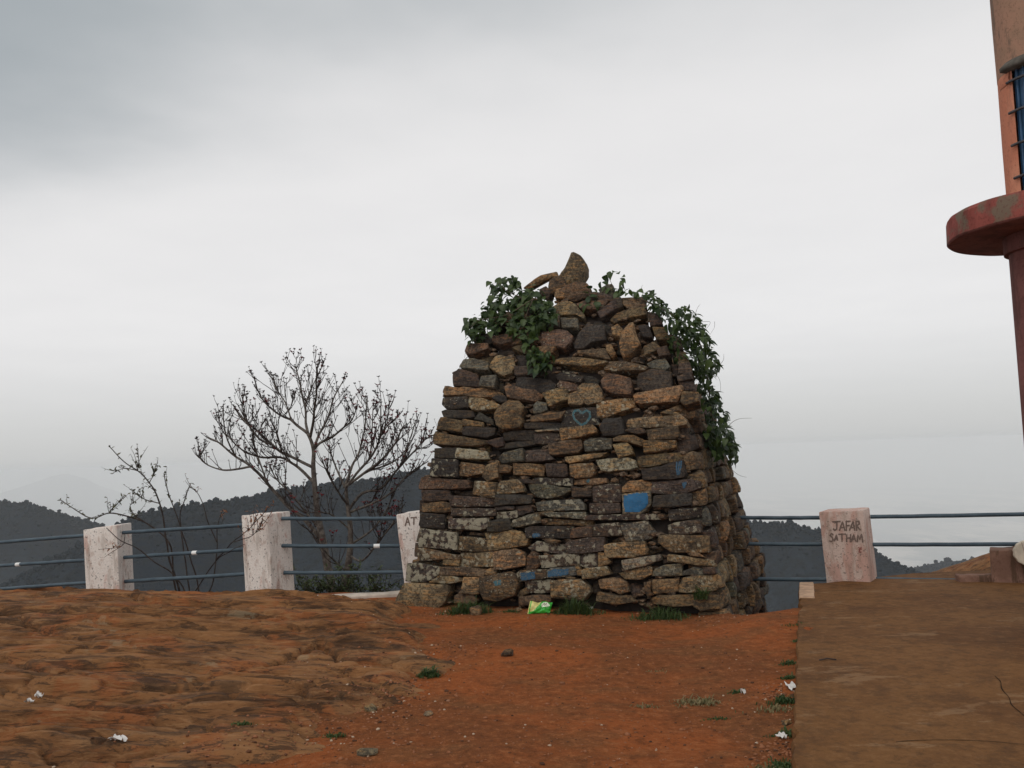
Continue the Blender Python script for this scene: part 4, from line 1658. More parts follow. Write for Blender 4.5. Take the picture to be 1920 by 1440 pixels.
for k, py in enumerate((150, 208, 270, 332)):
    dd = ray(1903, py)
    zz = EYE.z + dh * dd.z / math.hypot(dd.x, dd.y) - SLAB_Z
    tb = Tubes(8)
    pts = [Vector((math.cos(a_open0 + R(-6 + i * 5.4)) * (RUP + 0.018), math.sin(a_open0 + R(-6 + i * 5.4)) * (RUP + 0.018), zz)) for i in range(26)]
    tb.add(pts, 0.011)
    link('ring_bar', tb.mesh('ring_bar'), M_BAR, gr, smooth=True)
hood = lathe('hood', [(RUP - 0.03, z_arch - 0.15), (RUP + 0.05, z_arch - 0.145), (RUP + 0.055, z_arch - 0.115), (RUP, z_arch - 0.06)], n=60, jit=0.004, a0=a_open0 - R(9), a1=a_open0 + R(129))
link('hood', hood, plain('weathered_hood', (0.11, 0.10, 0.085), 0.9, 0.2, 0.4, 14), tower, smooth=True)
link('frame_patch', lathe('frame_patch', [(RUP + 0.004, z_arch - 0.24), (RUP + 0.016, z_arch - 0.20), (RUP + 0.004, z_arch - 0.15)], n=14, jit=0.004, a0=a_open0 - R(26), a1=a_open0 - R(3)), M_ORANGE, tower, smooth=True)

# cracks and a joint in the platform
def crack(q, w, name):
    pts = catmull([on_ground(q[2 * i], q[2 * i + 1], SLAB_Z) for i in range(len(q) // 2)], 8)
    v, f = [], []
    for i, p in enumerate(pts):
        d = (pts[min(i + 1, len(pts) - 1)] - pts[max(i - 1, 0)]).normalized()
        s = Vector((-d.y, d.x, 0)) * w * (0.4 + 0.9 * abs(mnoise.noise(p * 6)))
        p = p + mnoise.noise_vector(p * 5) * 0.018
        v += [Vector((p.x + s.x, p.y + s.y, SLAB_Z + 0.003)), Vector((p.x - s.x, p.y - s.y, SLAB_Z + 0.003))]
        if i:
            f.append((2 * i - 2, 2 * i, 2 * i + 1, 2 * i - 1))
    link(name, pydata(name, v, f), plain('crack_dirt', (0.035, 0.022, 0.013), 1.0, 0.05, 0.4, 40), platform)


crack((1680, 1392, 1760, 1388, 1840, 1391, 1930, 1396), 0.005, 'joint')
crack((1868, 1268, 1885, 1300, 1902, 1325, 1930, 1350), 0.004, 'crack')
crack((1530, 1206, 1600, 1204, 1680, 1207, 1790, 1203, 1930, 1206), 0.003, 'joint')
crack((1560, 1130, 1610, 1139, 1690, 1141), 0.004, 'crack')

# ------------------------------------------------------------------ plinth, low stub and round slab at the right edge
pl_p = at(1893, 1084, 9.7)
pl_h = at(1893, 1024, 9.7).z - pl_p.z
plinth = link('plinth', rough_box('plinth', 0.34, 0.34, pl_h + 0.1, 21, jit=0.008, seg=(1, 1, 4)), mat_post('faded_red_plaster', 1.0), smooth=True,
              label='faded pink plaster plinth at the right edge of the platform', category='plinth')
plinth.data.set_sharp_from_angle(angle=R(50))
plinth.data.materials.clear()
plinth.data.materials.append(mat_plaster('faded_pink_plaster', (0.20, 0.110, 0.078), (0.28, 0.160, 0.115), (0.10, 0.058, 0.036), 0.9))
plinth.location = (pl_p.x, pl_p.y, SLAB_Z - 0.1)
plinth.rotation_euler = (0, 0, R(-28))
st_p = at(1830, 1084, 9.75)
stub = link('wall_stub', rough_box('wall_stub', 0.40, 0.16, 0.13, 22, jit=0.012, seg=(1, 1, 4)), plinth.data.materials[0], smooth=True,
            label='low broken plaster stub beside the pink plinth', category='wall stub')
stub.location = (st_p.x, st_p.y, SLAB_Z - 0.06)
stub.rotation_euler = (0, 0, R(-8))


def scallop():
    bm_ = bmesh.new()
    n = 72
    rings = []
    for r, y in ((1.0, 0.035), (1.0, -0.02), (0.95, -0.035), (0.6, -0.037)):
        ring = []
        for i in range(n):
            a = 2 * math.pi * i / n
            k = 0.125 * r * (1 + 0.045 * abs(math.sin(a * 6)))
            ring.append(bm_.verts.new((k * math.cos(a), y, k * math.sin(a))))
        rings.append(ring)
    c = bm_.verts.new((0, -0.037, 0))
    for a, b in zip(rings[:-1], rings[1:]):
        for i in range(n):
            bm_.faces.new((a[i], a[(i + 1) % n], b[(i + 1) % n], b[i]))
    for i in range(n):
        bm_.faces.new((rings[-1][i], rings[-1][(i + 1) % n], c))
    bm_.faces.new(rings[0][::-1])
    bmesh.ops.recalc_face_normals(bm_, faces=bm_.faces)
    m = bpy.data.meshes.new('round_plaque')
    bm_.to_mesh(m)
    bm_.free()
    return m


M_CREAM = plain('cream_paint', (0.66, 0.58, 0.46), 0.8, 0.3, 0.25, 9)
plaq = link('round_plaque', scallop(), M_CREAM, label='cream round plaque with scalloped edge against the pink plinth', category='plaque')
plaq.location = at(1926, 1037, 9.42)
plaq.rotation_euler = (0, 0, R(-20))
tb = Tubes(6)
for sx in (-0.05, 0.05):
    tb.add([(sx, -0.0385, 0.115), (sx * 0.2, -0.0385, -0.11)], 0.002)
link('groove', tb.mesh('groove'), M_CHAR, plaq)
tb = Tubes(8)
pz = plaq.location.z - SLAB_Z
tb.add([(0, 0.02, -0.11), (0, 0.02, -pz - 0.02)], 0.03)
link('stand', tb.mesh('stand'), plinth.data.materials[0], plaq)

# ------------------------------------------------------------------ bare trees with red flowers behind the fence
M_BARK = mat_wood('grey_bark', (0.055, 0.045, 0.040), (0.155, 0.135, 0.115), 14)
M_TWIG = mat_wood('dark_twigs', (0.030, 0.022, 0.020), (0.060, 0.045, 0.038), 20)
M_BUD = plain('dark_buds', (0.035, 0.020, 0.020), 0.8, 0.2, 0.3, 30)
M_FLOWER = plain('red_flowers', (0.17, 0.018, 0.024), 0.7, 0.2, 0.4, 30)


def zt(q, Y, rng, spread=0.0):
    """points of the 3x enlargement of the trees -> world, depth drifting along the limb"""
    out = []
    drift = rng.uniform(-spread, spread)
    n = len(q) // 2
    for i in range(n):
        yy = Y + drift * i / max(1, n - 1)
        out.append(at(360 + q[2 * i] / 3.0, 660 + q[2 * i + 1] / 3.0, yy))
    return out


def blossom(V, Fq, p, size, rng):
    up = Vector((rng.uniform(-0.4, 0.4), rng.uniform(-0.4, 0.4), 1)).normalized()
    s = up.orthogonal().normalized()
    t_ = up.cross(s)
    k = 5
    for i in range(k):
        a = 2 * math.pi * i / k + rng.uniform(-0.4, 0.4)
        d = s * math.cos(a) + t_ * math.sin(a)
        e = s * math.cos(a + 1.57) + t_ * math.sin(a + 1.57)
        b = len(V)
        l_ = size * rng.uniform(0.6, 1.15)
        V += [p - up * size * 0.25, p + d * l_ * 0.55 + e * l_ * 0.3 + up * l_ * 0.35, p + d * l_ + up * l_ * rng.uniform(0.1, 0.8), p + d * l_ * 0.55 - e * l_ * 0.3 + up * l_ * 0.35]
        Fq.append((b, b + 1, b + 2, b + 3))


def bare_tree(name, trunk, limbs, Y, seed, r0, n_twigs, label, flower_share):
    rng = random.Random(seed)
    base = zt(trunk[:2], Y, rng)[0]
    foot = Vector((base.x, base.y, -2.6))
    root = empty(name, foot, label=label, category='tree')
    tr = Tubes(8)
    tp = catmull([foot + (base - foot) * 0.0, *zt(trunk, Y, rng)], 4)
    tp = [p - foot for p in tp]
    tr.add(tp, [r0 * (1 - 0.72 * i / (len(tp) - 1)) for i in range(len(tp))])
    link('trunk', tr.mesh('trunk'), M_BARK, root, smooth=True)
    lb = Tubes(6)
    tw = Tubes(5)
    bud_v, bud_f, fl_v, fl_f = [], [], [], []
    curves = []
    for q, rr in limbs:
        c = [p - foot for p in catmull(zt(q, Y, rng, 0.9), 4)]
        c = [p + mnoise.noise_vector(p * 3 + Vector((seed, 0, 0))) * 0.018 for p in c]
        lb.add(c, [0.72 * rr * (1 - 0.78 * i / (len(c) - 1)) + 0.004 for i in range(len(c))])
        curves.append((c, rr))
    tips = []

    def twig(p, d, L, r, level):
        pts = [p]
        n = 7
        up = Vector((0, 0, 1))
        bend = rng.uniform(0.05, 0.19)
        for i in range(n):
            d = (d + up * bend + Vector((rng.uniform(-1, 1), rng.uniform(-1, 1), rng.uniform(-1, 1))) * 0.13).normalized()
            pts.append(pts[-1] + d * (L / n))
        tw.add(pts, [r * (1 - 0.5 * i / n) for i in range(n + 1)], cap=False)
        tips.append(pts[-1])
        if level > 0:
            for _ in range(rng.choice([1, 2, 2, 3])):
                i = rng.randint(2, n - 1)
                dd_ = (pts[i + 1] - pts[i]).normalized()
                side = Vector((rng.uniform(-1, 1), rng.uniform(-1, 1) * 0.8, rng.uniform(-0.1, 0.6)))
                twig(pts[i], (dd_ * 0.8 + side * 0.8).normalized(), L * rng.uniform(0.45, 0.75), r * 0.75, level - 1)

    tot = sum(len(c) for c, _ in curves)
    for c, rr in curves:
        k = max(2, int(n_twigs * len(c) / tot))
        tips.append(c[-1])
        for _ in range(k):
            i = rng.randint(int(len(c) * 0.2), len(c) - 2)
            d = (c[i + 1] - c[i]).normalized()
            side = Vector((rng.uniform(-1.2, 1.2), rng.uniform(-1.2, 1.2), rng.uniform(-0.2, 0.6)))
            twig(c[i], (d * 0.8 + side * 0.9).normalized(), rng.uniform(0.20, 0.52) * (1.15 - 0.65 * i / len(c)), rng.uniform(0.005, 0.0078), rng.choice([0, 1, 1, 2]))
    for p in tips:
        if rng.random() < flower_share:
            blossom(fl_v, fl_f, p, rng.uniform(0.024, 0.048), rng)
        else:
            blossom(bud_v, bud_f, p, rng.uniform(0.018, 0.036), rng)
    link('limbs', lb.mesh('limbs'), M_BARK, root, smooth=True)
    link('twigs', tw.mesh('twigs'), M_TWIG, root, smooth=True, kind='stuff')
    link('buds', pydata('buds', bud_v, bud_f), M_BUD, root, kind='stuff')
    link('flowers', pydata('flowers', fl_v, fl_f), M_FLOWER, root, kind='stuff')
    return root


bare_tree('bare_tree', (785, 1370, 765, 1220, 740, 1080, 715, 960, 700, 860, 690, 750, 682, 640, 685, 560, 670, 500, 650, 460),
          [((690, 740, 620, 670, 570, 630, 500, 590, 400, 590, 330, 570, 260, 530, 200, 470), 0.030),
           ((680, 650, 590, 605, 500, 560, 440, 510, 360, 440, 280, 370, 225, 300), 0.032),
           ((655, 465, 610, 430, 560, 385, 510, 365, 450, 320, 400, 270, 355, 195), 0.030),
           ((650, 460, 640, 400, 640, 320, 620, 230, 600, 150, 580, 85), 0.026),
           ((665, 480, 680, 400, 690, 320, 700, 230, 700, 150, 702, 85), 0.026),
           ((685, 550, 720, 510, 790, 480, 850, 430, 900, 380, 930, 275), 0.024),
           ((686, 545, 720, 450, 770, 350, 800, 250, 850, 165), 0.024),
           ((735, 1060, 620, 930, 520, 850, 430, 745, 330, 640, 250, 590, 150, 510, 85, 480), 0.044),
           ((335, 645, 220, 660, 130, 655, 60, 610, 45, 560), 0.018),
           ((440, 515, 380, 490, 330, 430, 290, 350, 285, 240), 0.018),
           ((420, 740, 380, 620, 350, 520, 340, 420), 0.015), ((240, 585, 200, 500, 180, 400, 178, 295), 0.013),
           ((560, 380, 520, 280, 470, 200, 455, 130), 0.013), ((640, 320, 660, 230, 740, 60), 0.013), ((500, 560, 480, 460, 440, 380), 0.012),
           ((720, 1000, 640, 900, 560, 800, 480, 720, 440, 640), 0.02)],
          13.2, 5, 0.07, 270, 'bare grey tree with dark buds at its twig tips behind the fence', 0.12)
bare_tree('bare_tree', (860, 1370, 872, 1250, 888, 1120, 892, 1010, 880, 900, 868, 800, 868, 740),
          [((868, 760, 930, 680, 1000, 600, 1050, 500, 1060, 400, 1065, 285), 0.026),
           ((865, 745, 900, 640, 940, 560, 970, 440, 985, 255), 0.024),
           ((870, 750, 960, 690, 1060, 610, 1140, 520, 1180, 440, 1210, 405), 0.024),
           ((885, 880, 960, 790, 1060, 770, 1150, 670, 1250, 560, 1315, 545), 0.026),
           ((862, 760, 820, 680, 790, 600, 775, 530), 0.018),
           ((878, 860, 800, 760, 760, 680, 730, 600), 0.018),
           ((890, 900, 1000, 860, 1110, 800, 1210, 690, 1330, 615), 0.024),
           ((890, 1080, 1000, 1010, 1090, 900, 1140, 770), 0.022),
           ((885, 1140, 960, 1170, 1060, 1060, 1130, 960, 1190, 860), 0.02),
           ((1050, 500, 1100, 420, 1135, 380), 0.012), ((1150, 670, 1190, 600, 1255, 390), 0.013), ((1000, 600, 1010, 500, 1020, 290), 0.012),
           ((1250, 565, 1300, 500, 1345, 470), 0.011), ((960, 690, 1050, 650, 1160, 600, 1250, 470), 0.013),
           ((888, 1000, 800, 920, 720, 900, 640, 910), 0.014), ((870, 1240, 760, 1130, 680, 1030, 620, 980), 0.015)],
          12.7, 9, 0.065, 200, 'smaller spreading bare tree with red flowers close left of the cairn', 0.32)

# ------------------------------------------------------------------ leaves
def leaf_mesh(name, L, W, fold=0.25, droop=0.35):
    prof = [(0.0, 0.0), (0.14, 0.62), (0.34, 1.0), (0.58, 0.82), (0.80, 0.42), (1.0, 0.0)]
    v, f = [], []
    for s, w in prof:
        z = -droop * L * s * s
        hw = W * 0.5 * w
        v += [(-hw, s * L, z + fold * hw), (0, s * L, z), (hw, s * L, z + fold * hw)]
    for i in range(len(prof) - 1):
        a = 3 * i
        f += [(a, a + 1, a + 4, a + 3), (a + 1, a + 2, a + 5, a + 4)]
    return v, f


M_VINE = mat_leaf('vine_leaf', (0.011, 0.029, 0.007), (0.058, 0.092, 0.021), 0.45)
M_STEM = mat_wood('vine_stem', (0.05, 0.038, 0.026), (0.13, 0.10, 0.07), 25)


def leaf_matrix(p, rng, out, size, hang=0.75):
    """leaf growing outwards and hanging: y axis along the leaf"""
    d = (out * rng.uniform(0.1, 0.9) + Vector((rng.uniform(-0.8, 0.8), rng.uniform(-0.8, 0.8), -hang + rng.uniform(-0.5, 0.9)))).normalized()
    up = (out * 0.6 + Vector((0, 0, 0.9)) + Vector((rng.uniform(-0.6, 0.6), rng.uniform(-0.6, 0.6), rng.uniform(-0.3, 0.3)))).normalized()
    x = d.cross(up)
    if x.length < 0.05:
        x = d.orthogonal()
    x.normalize()
    z = x.cross(d)
    M = Matrix((x, d, z)).transposed().to_4x4()
    return Matrix.Translation(p) @ M @ Matrix.Scale(size, 4)


LEAVES = []
for k in range(4):
    v, f = leaf_mesh('leaf', 0.108, 0.064 + 0.008 * k, 0.2 + 0.15 * (k % 2), 0.2 + 0.18 * k)
    lm = pydata('leaf', v, f)
    lm.materials.append(M_VINE)
    lm.polygons.foreach_set('use_smooth', [True] * len(lm.polygons))
    LEAVES.append((lm, np.array(v), np.array(f)))


def vine(name, root, spots, rng, n_parts, stems, label):
    """spots: (point, outward, size)"""
    v = empty(name, root, label=label, category='vine')
    st = Tubes(5)
    for pts, r in stems:
        c = catmull(pts, 5)
        st.add([p - root for p in c], [r * (1 - 0.6 * i / (len(c) - 1)) for i in range(len(c))])
    link('stems', st.mesh('stems'), M_STEM, v, smooth=True)
    order = sorted(spots, key=lambda s: (s[0] - EYE).length)
    RV, RF, b = [], [], 0
    for i, (p, out, size) in enumerate(order):
        k = rng.randrange(4)
        M = leaf_matrix(p - root, rng, out, size)
        if i < n_parts:
            o = bpy.data.objects.new('leaf', LEAVES[k][0])
            COL.objects.link(o)
            o.parent = v
            o.matrix_basis = M
        else:
            A = np.array(M)
            RV.append(LEAVES[k][1] @ A[:3, :3].T + A[:3, 3])
            RF.append(LEAVES[k][2] + b)
            b += len(LEAVES[k][1])
    if RV:
        link('leaves', np_mesh('leaves', np.concatenate(RV), np.concatenate(RF)), M_VINE, v, kind='stuff')
    return v


def curve_px(q, Y):
    ys = Y if isinstance(Y, (list, tuple)) else [Y] * (len(q) // 2)
    return [at(q[2 * i], q[2 * i + 1], ys[i]) for i in range(len(q) // 2)]


rng = random.Random(21)
# left clump over the shoulder of the cairn
CL = [(880, 612), (884, 600), (905, 590), (915, 565), (930, 548), (918, 545), (932, 524), (970, 522), (985, 540), (1005, 545), (1035, 565), (1050, 590), (1045, 612), (1005, 618),
      (1012, 650), (1036, 668), (1038, 695), (1020, 705), (1000, 688), (992, 650), (975, 628), (940, 622), (905, 634), (885, 640)]
spots = []
for x, y in sample_poly(CL, 700, rng):
    p = on_front(x, y)
    p = p + FN * rng.uniform(0.02, 0.14) + Vector((0, 0, rng.uniform(-0.02, 0.05)))
    spots.append((p, (FN + Vector((rng.uniform(-0.6, 0.3), 0, 0.3))).normalized(), rng.choice([0.4, 0.55, 0.7, 0.85, 1.0, 1.1])))
for x, y in [(924, 530), (935, 524), (945, 530), (956, 525), (968, 522), (972, 530), (950, 540), (880, 602), (884, 615), (890, 598), (879, 622), (930, 540), (960, 536)]:
    spots.append((on_front(x, y) + FN * 0.08, FN, 1.0))
fz = on_front(940, 600).y - 0.12
stems = [(curve_px((893, 640, 885, 660, 866, 680, 862, 690, 874, 700), fz), 0.005), (curve_px((925, 645, 905, 675, 896, 700, 892, 722), fz + 0.02), 0.008),
         (curve_px((930, 640, 910, 668, 900, 690, 895, 724), fz), 0.006), (curve_px((915, 652, 895, 660, 893, 668, 905, 680), fz), 0.005),
         (curve_px((1000, 560, 985, 600, 990, 650, 1015, 690), fz - 0.02), 0.007), (curve_px((1000, 560, 950, 590, 900, 600, 882, 615), fz), 0.007),
         (curve_px((980, 560, 950, 545, 935, 530), fz + 0.1), 0.006), (curve_px((962, 690, 963, 712), fz), 0.003), (curve_px((878, 640, 873, 660, 871, 672), fz), 0.003)]
vine('creeping_vine', on_front(960, 620), spots, rng, 300, stems, 'dense green leafy vine clump on the upper left shoulder of the cairn')

# right-hand vine hanging down the flank
CR = [(1205, 545), (1222, 550), (1235, 560), (1262, 585), (1275, 572), (1300, 582), (1316, 600), (1322, 625), (1334, 640), (1337, 668), (1347, 685), (1336, 700), (1332, 722), (1346, 738),
      (1356, 772), (1362, 800), (1383, 838), (1382, 858), (1372, 868), (1362, 850), (1345, 856), (1328, 845), (1322, 800), (1318, 760), (1312, 715), (1290, 695), (1262, 668), (1248, 640), (1262, 620), (1238, 595), (1222, 575)]
spots = []
for x, y in sample_poly(CR, 1150, rng):
    fy = on_front(1285, 700).y
    yy = fy + (0.05 if y < 690 else 0.25) + rng.uniform(0.0, 0.9)
    p = at(x, y, yy)
    spots.append((p, (FU * 0.8 + FN * 0.4 + Vector((0, 0, 0.3))).normalized(), rng.choice([0.4, 0.55, 0.7, 0.85, 1.0])))
for x, y in [(1138, 520), (1148, 512), (1158, 514), (1165, 522), (1172, 530), (1132, 532), (1140, 540), (1150, 545), (1165, 540), (1178, 548), (1190, 552), (1112, 542), (1118, 550), (1108, 555),
             (1122, 558), (1185, 545), (1196, 548), (1205, 552), (1105, 572), (1115, 575), (1120, 568), (1098, 568), (1160, 548), (1172, 546)]:
    for _ in range(2):
        p = on_front(x + rng.uniform(-4, 4), y + rng.uniform(-3, 3)) + FN * 0.05
        spots.append((p, (FN + FU * rng.uniform(-0.6, 0.6) + Vector((0, 0, 0.4))).normalized(), rng.uniform(0.7, 1.1)))
sy = on_front(1285, 700).y + 0.6
stems = [(curve_px((1200, 560, 1260, 590, 1310, 640, 1325, 700, 1335, 780, 1355, 850), sy), 0.011), (curve_px((1215, 605, 1222, 585, 1240, 580, 1262, 590), sy - 0.3), 0.007),
         (curve_px((1300, 600, 1305, 585, 1308, 577, 1313, 570), sy), 0.0025), (curve_px((1303, 605, 1330, 603, 1328, 612, 1318, 622), sy), 0.0025), (curve_px((1340, 603, 1339, 615, 1329, 630), sy), 0.0022),
         (curve_px((1345, 688, 1356, 676, 1357, 664), sy), 0.0028), (curve_px((1330, 700, 1342, 702, 1350, 715, 1351, 735), sy), 0.0028), (curve_px((1363, 802, 1374, 791, 1388, 785, 1410, 784), sy), 0.0032),
         (curve_px((1366, 868, 1372, 880, 1386, 891, 1400, 895), sy), 0.003), (curve_px((1368, 870, 1370, 890, 1366, 902), sy), 0.004), (curve_px((1370, 895, 1378, 902, 1387, 907), sy), 0.0025),
         (curve_px((1372, 905, 1378, 925, 1385, 941), sy), 0.0025), (curve_px((1371, 905, 1374, 925, 1379, 950), sy), 0.0025), (curve_px((1380, 955, 1386, 962, 1390, 966), sy), 0.0025),
         (curve_px((1200, 560, 1206, 548, 1203, 540, 1205, 534), sy - 0.4), 0.003), (curve_px((1150, 545, 1146, 530, 1140, 518), on_front(1150, 545).y - 0.03), 0.004),
         (curve_px((1256, 690, 1258, 720, 1258, 735), on_front(1258, 700).y - 0.08), 0.003)]
vine('creeping_vine', at(1320, 700, sy), spots, rng, 300, stems, 'long leafy vine hanging down the right flank of the cairn')

# ------------------------------------------------------------------ shrubs by the left posts
M_SHRUB = mat_leaf('shrub_leaf', (0.045, 0.050, 0.024), (0.11, 0.10, 0.045), 0.6)
M_DRY = mat_leaf('dry_leaf', (0.16, 0.075, 0.040), (0.28, 0.13, 0.07), 0.7)


def z6(q, Y):
    ys = Y if isinstance(Y, (list, tuple)) else [Y] * (len(q) // 2)
    return [at(q[2 * i] / 4.174, 800 + q[2 * i + 1] / 4.174, ys[i]) for i in range(len(q) // 2)]


def shrub(name, foot, stems, seed, mat, label, leaf_n, leaf_len, twig_n):
    rng = random.Random(seed)
    root = empty(name, foot, label=label, category='shrub')
    st = Tubes(5)
    V, Fq = [], []
    lv, lf = leaf_mesh('l', leaf_len, leaf_len * 0.42, 0.2, 0.2)
    lv, lf = np.array(lv), np.array(lf)
    b = 0
    for pts, r, leafy in stems:
        c = [p - foot for p in catmull(pts, 6)]
        c = [p + mnoise.noise_vector(p * 4 + Vector((seed, 0, 0))) * 0.02 for p in c]
        r = r * 0.62
        st.add(c, [r * (1 - 0.75 * i / (len(c) - 1)) + 0.002 for i in range(len(c))])
        ends = [c[int(len(c) * (1 - leafy)):]] if leafy > 0 else []
        for _ in range(int(twig_n * leafy)):
            i = rng.randint(int(len(c) * (1 - leafy)), len(c) - 2)
            d = (c[i + 1] - c[i]).normalized()
            d = (d + Vector((rng.uniform(-1, 1), rng.uniform(-1, 1), rng.uniform(-0.3, 0.9)))).normalized()
            L = rng.uniform(0.08, 0.28)
            tp = [c[i]]
            for s in range(4):
                d = (d + Vector((rng.uniform(-1, 1), rng.uniform(-1, 1), rng.uniform(-0.6, 1))) * 0.2).normalized()
                tp.append(tp[-1] + d * L / 4)
            st.add(tp, [0.004, 0.0035, 0.003, 0.0025, 0.002], cap=False)
            ends.append(tp)
        for e in ends:
            for p in e[1:]:
                for _ in range(leaf_n):
                    M = leaf_matrix(p, rng, Vector((rng.uniform(-1, 1), rng.uniform(-1, 1), 0.3)), rng.uniform(0.6, 1.2), 0.2)
                    A = np.array(M)
                    V.append(lv @ A[:3, :3].T + A[:3, 3])
                    Fq.append(lf + b)
                    b += len(lv)
    link('stems', st.mesh('stems'), M_TWIG, root, smooth=True)
    if V:
        link('foliage', np_mesh('foliage', np.concatenate(V), np.concatenate(Fq)), mat, root, kind='stuff')
    return root


foot = at(345, 1108, 11.9)
foot.z = -1.2
low = lambda x: at(x / 4.174, 800 + 1420 / 4.174, 11.9)
shrub('thin_shrub', foot, [
    ([low(1420), *z6((1400, 1270, 1330, 1060, 1295, 800, 1250, 600, 1170, 440, 1080, 350, 950, 260, 860, 160), 11.9)], 0.022, 0.55),
    ([low(1560), *z6((1560, 1280, 1470, 950, 1380, 700, 1310, 500, 1280, 375), 12.1)], 0.018, 0.35),
    ([low(1400), *z6((1360, 1180, 1320, 900, 1150, 760, 1000, 700, 850, 680, 740, 715, 650, 690, 540, 625, 470, 575), 11.8)], 0.018, 0.55),
    ([low(1500), *z6((1430, 900, 1410, 700, 1440, 570, 1495, 440), 12.0)], 0.014, 0.4),
    (z6((1150, 760, 1050, 690, 1010, 620, 1040, 590), 11.8), 0.010, 0.8),
    (z6((1250, 600, 1150, 580, 1080, 540, 1040, 490), 11.9), 0.009, 0.8),
    (z6((1170, 440, 1200, 380, 1210, 330), 11.9), 0.007, 0.8), (z6((1080, 350, 1090, 260, 1080, 185), 11.9), 0.007, 0.8), (z6((1080, 350, 980, 325, 900, 355), 11.9), 0.007, 0.7),
    (z6((850, 680, 880, 640, 930, 590), 11.8), 0.008, 0.9),
], 41, M_SHRUB, 'thin leafy sapling rising behind the leftmost post', 1, 0.055, 9)
foot = at(350, 1095, 11.0)
foot.z = surf_z(foot.x, foot.y) - 0.2
shrub('dry_shrub', foot, [
    ([foot, *z6((1430, 1270, 1350, 1150, 1200, 1060, 1100, 970, 970, 900, 830, 790), [11.0, 11.0, 10.95, 10.9, 10.85, 10.8])], 0.016, 0.0),
    (z6((970, 900, 975, 860, 970, 830), 10.85), 0.006, 0.0), (z6((980, 900, 950, 935), 10.85), 0.006, 0.2),
    ([foot, *z6((1640, 1290, 1690, 1000, 1700, 800, 1750, 640), 11.1)], 0.014, 0.15),
    ([foot, *z6((1540, 1270, 1700, 1040, 1800, 980, 1910, 925), [11.1, 11.0, 10.6, 10.3])], 0.012, 0.0),
    (z6((1700, 1030, 1850, 880, 1950, 800, 2020, 720), [11.0, 10.4, 10.05, 10.0]), 0.009, 0.5),
    (z6((1830, 900, 1960, 860, 2060, 760), [10.4, 10.05, 10.0]), 0.006, 0.6),
    (z6((1690, 900, 1620, 700, 1560, 560, 1520, 500), 11.1), 0.009, 0.2),
], 42, M_DRY, 'leaning dry twigs crossing in front of the left posts', 1, 0.05, 16)

# low scrub at the foot of the trees, beyond the sill
for k, (px, py, Y, n) in enumerate(((690, 1108, 11.9, 60), (600, 1112, 12.1, 30))):
    foot = at(px, py + 60, Y)
    rs = random.Random(60 + k)
    stems = []
    for i in range(14):
        a = at(px + rs.uniform(-60, 60), py + 50, Y + rs.uniform(-0.3, 0.3))
        bx = px + rs.uniform(-95, 95)
        stems.append(([a, a.lerp(at(bx, py - 20, Y), 0.6) + Vector((0, 0, 0.05)), at(bx + rs.uniform(-20, 20), py - rs.uniform(0, 45), Y + rs.uniform(-0.3, 0.3))], 0.007, 0.8))
    shrub('low_scrub', foot, stems, 70 + k, mat_leaf('scrub_leaf', (0.03, 0.05, 0.015), (0.07, 0.09, 0.03), 0.6), ['low green scrub behind the sill close to the cairn', 'low green scrub at the foot of the bare tree'][k], 2, 0.055, 12)

# ------------------------------------------------------------------ grass tufts and weeds
M_GRASS = mat_leaf('grass_blade', (0.022, 0.050, 0.012), (0.070, 0.105, 0.028), 0.6)
M_GRASSDRY = mat_leaf('dry_grass_blade', (0.10, 0.095, 0.035), (0.26, 0.20, 0.10), 0.7)


def tuft(px, py, w, h, n, mat, label, seed, flat=False, zoff=0.0, group=None):
    rng = random.Random(seed)
    c = on_ground(px, py, zoff)
    c.z = surf_z(c.x, c.y) if zoff == 0 else zoff
    v, f = [], []
    for _ in range(n):
        x = rng.gauss(0, 0.4) * w
        y = rng.gauss(0, 0.25) * w * 0.6
        hh = h * rng.choice([0.3, 0.45, 0.6, 0.8, 1.0]) * rng.uniform(0.7, 1.15) * math.exp(-(x / w * 1.3) ** 2) * (0.55 + 0.9 * abs(mnoise.noise(Vector((x * 9, y * 9, seed)))))
        a = rng.uniform(0, 6.28)
        ln = hh * rng.uniform(0.4, 1.7) * (2.0 if flat else 1.0)
        d = Vector((math.cos(a), math.sin(a), 0))
        s = Vector((-d.y, d.x, 0)) * rng.uniform(0.003, 0.006)
        p0 = Vector((x, y, -0.02))
        p1 = p0 + d * ln * 0.4 + Vector((0, 0, hh * 0.7 + 0.02))
        p2 = p0 + d * ln + Vector((0, 0, hh + (0.0 if not flat else -hh * 0.3)))
        b = len(v)
        v += [p0 - s, p0 + s, p1 + s * 0.8, p1 - s * 0.8, p2]
        f += [(b, b + 1, b + 2, b + 3), (b + 3, b + 2, b + 4)]
    o = link('grass_tuft', pydata('grass_tuft', v, f), mat, label=label, category='grass', kind='stuff')
    o.location = c
    if group:
        o['group'] = group
    return o


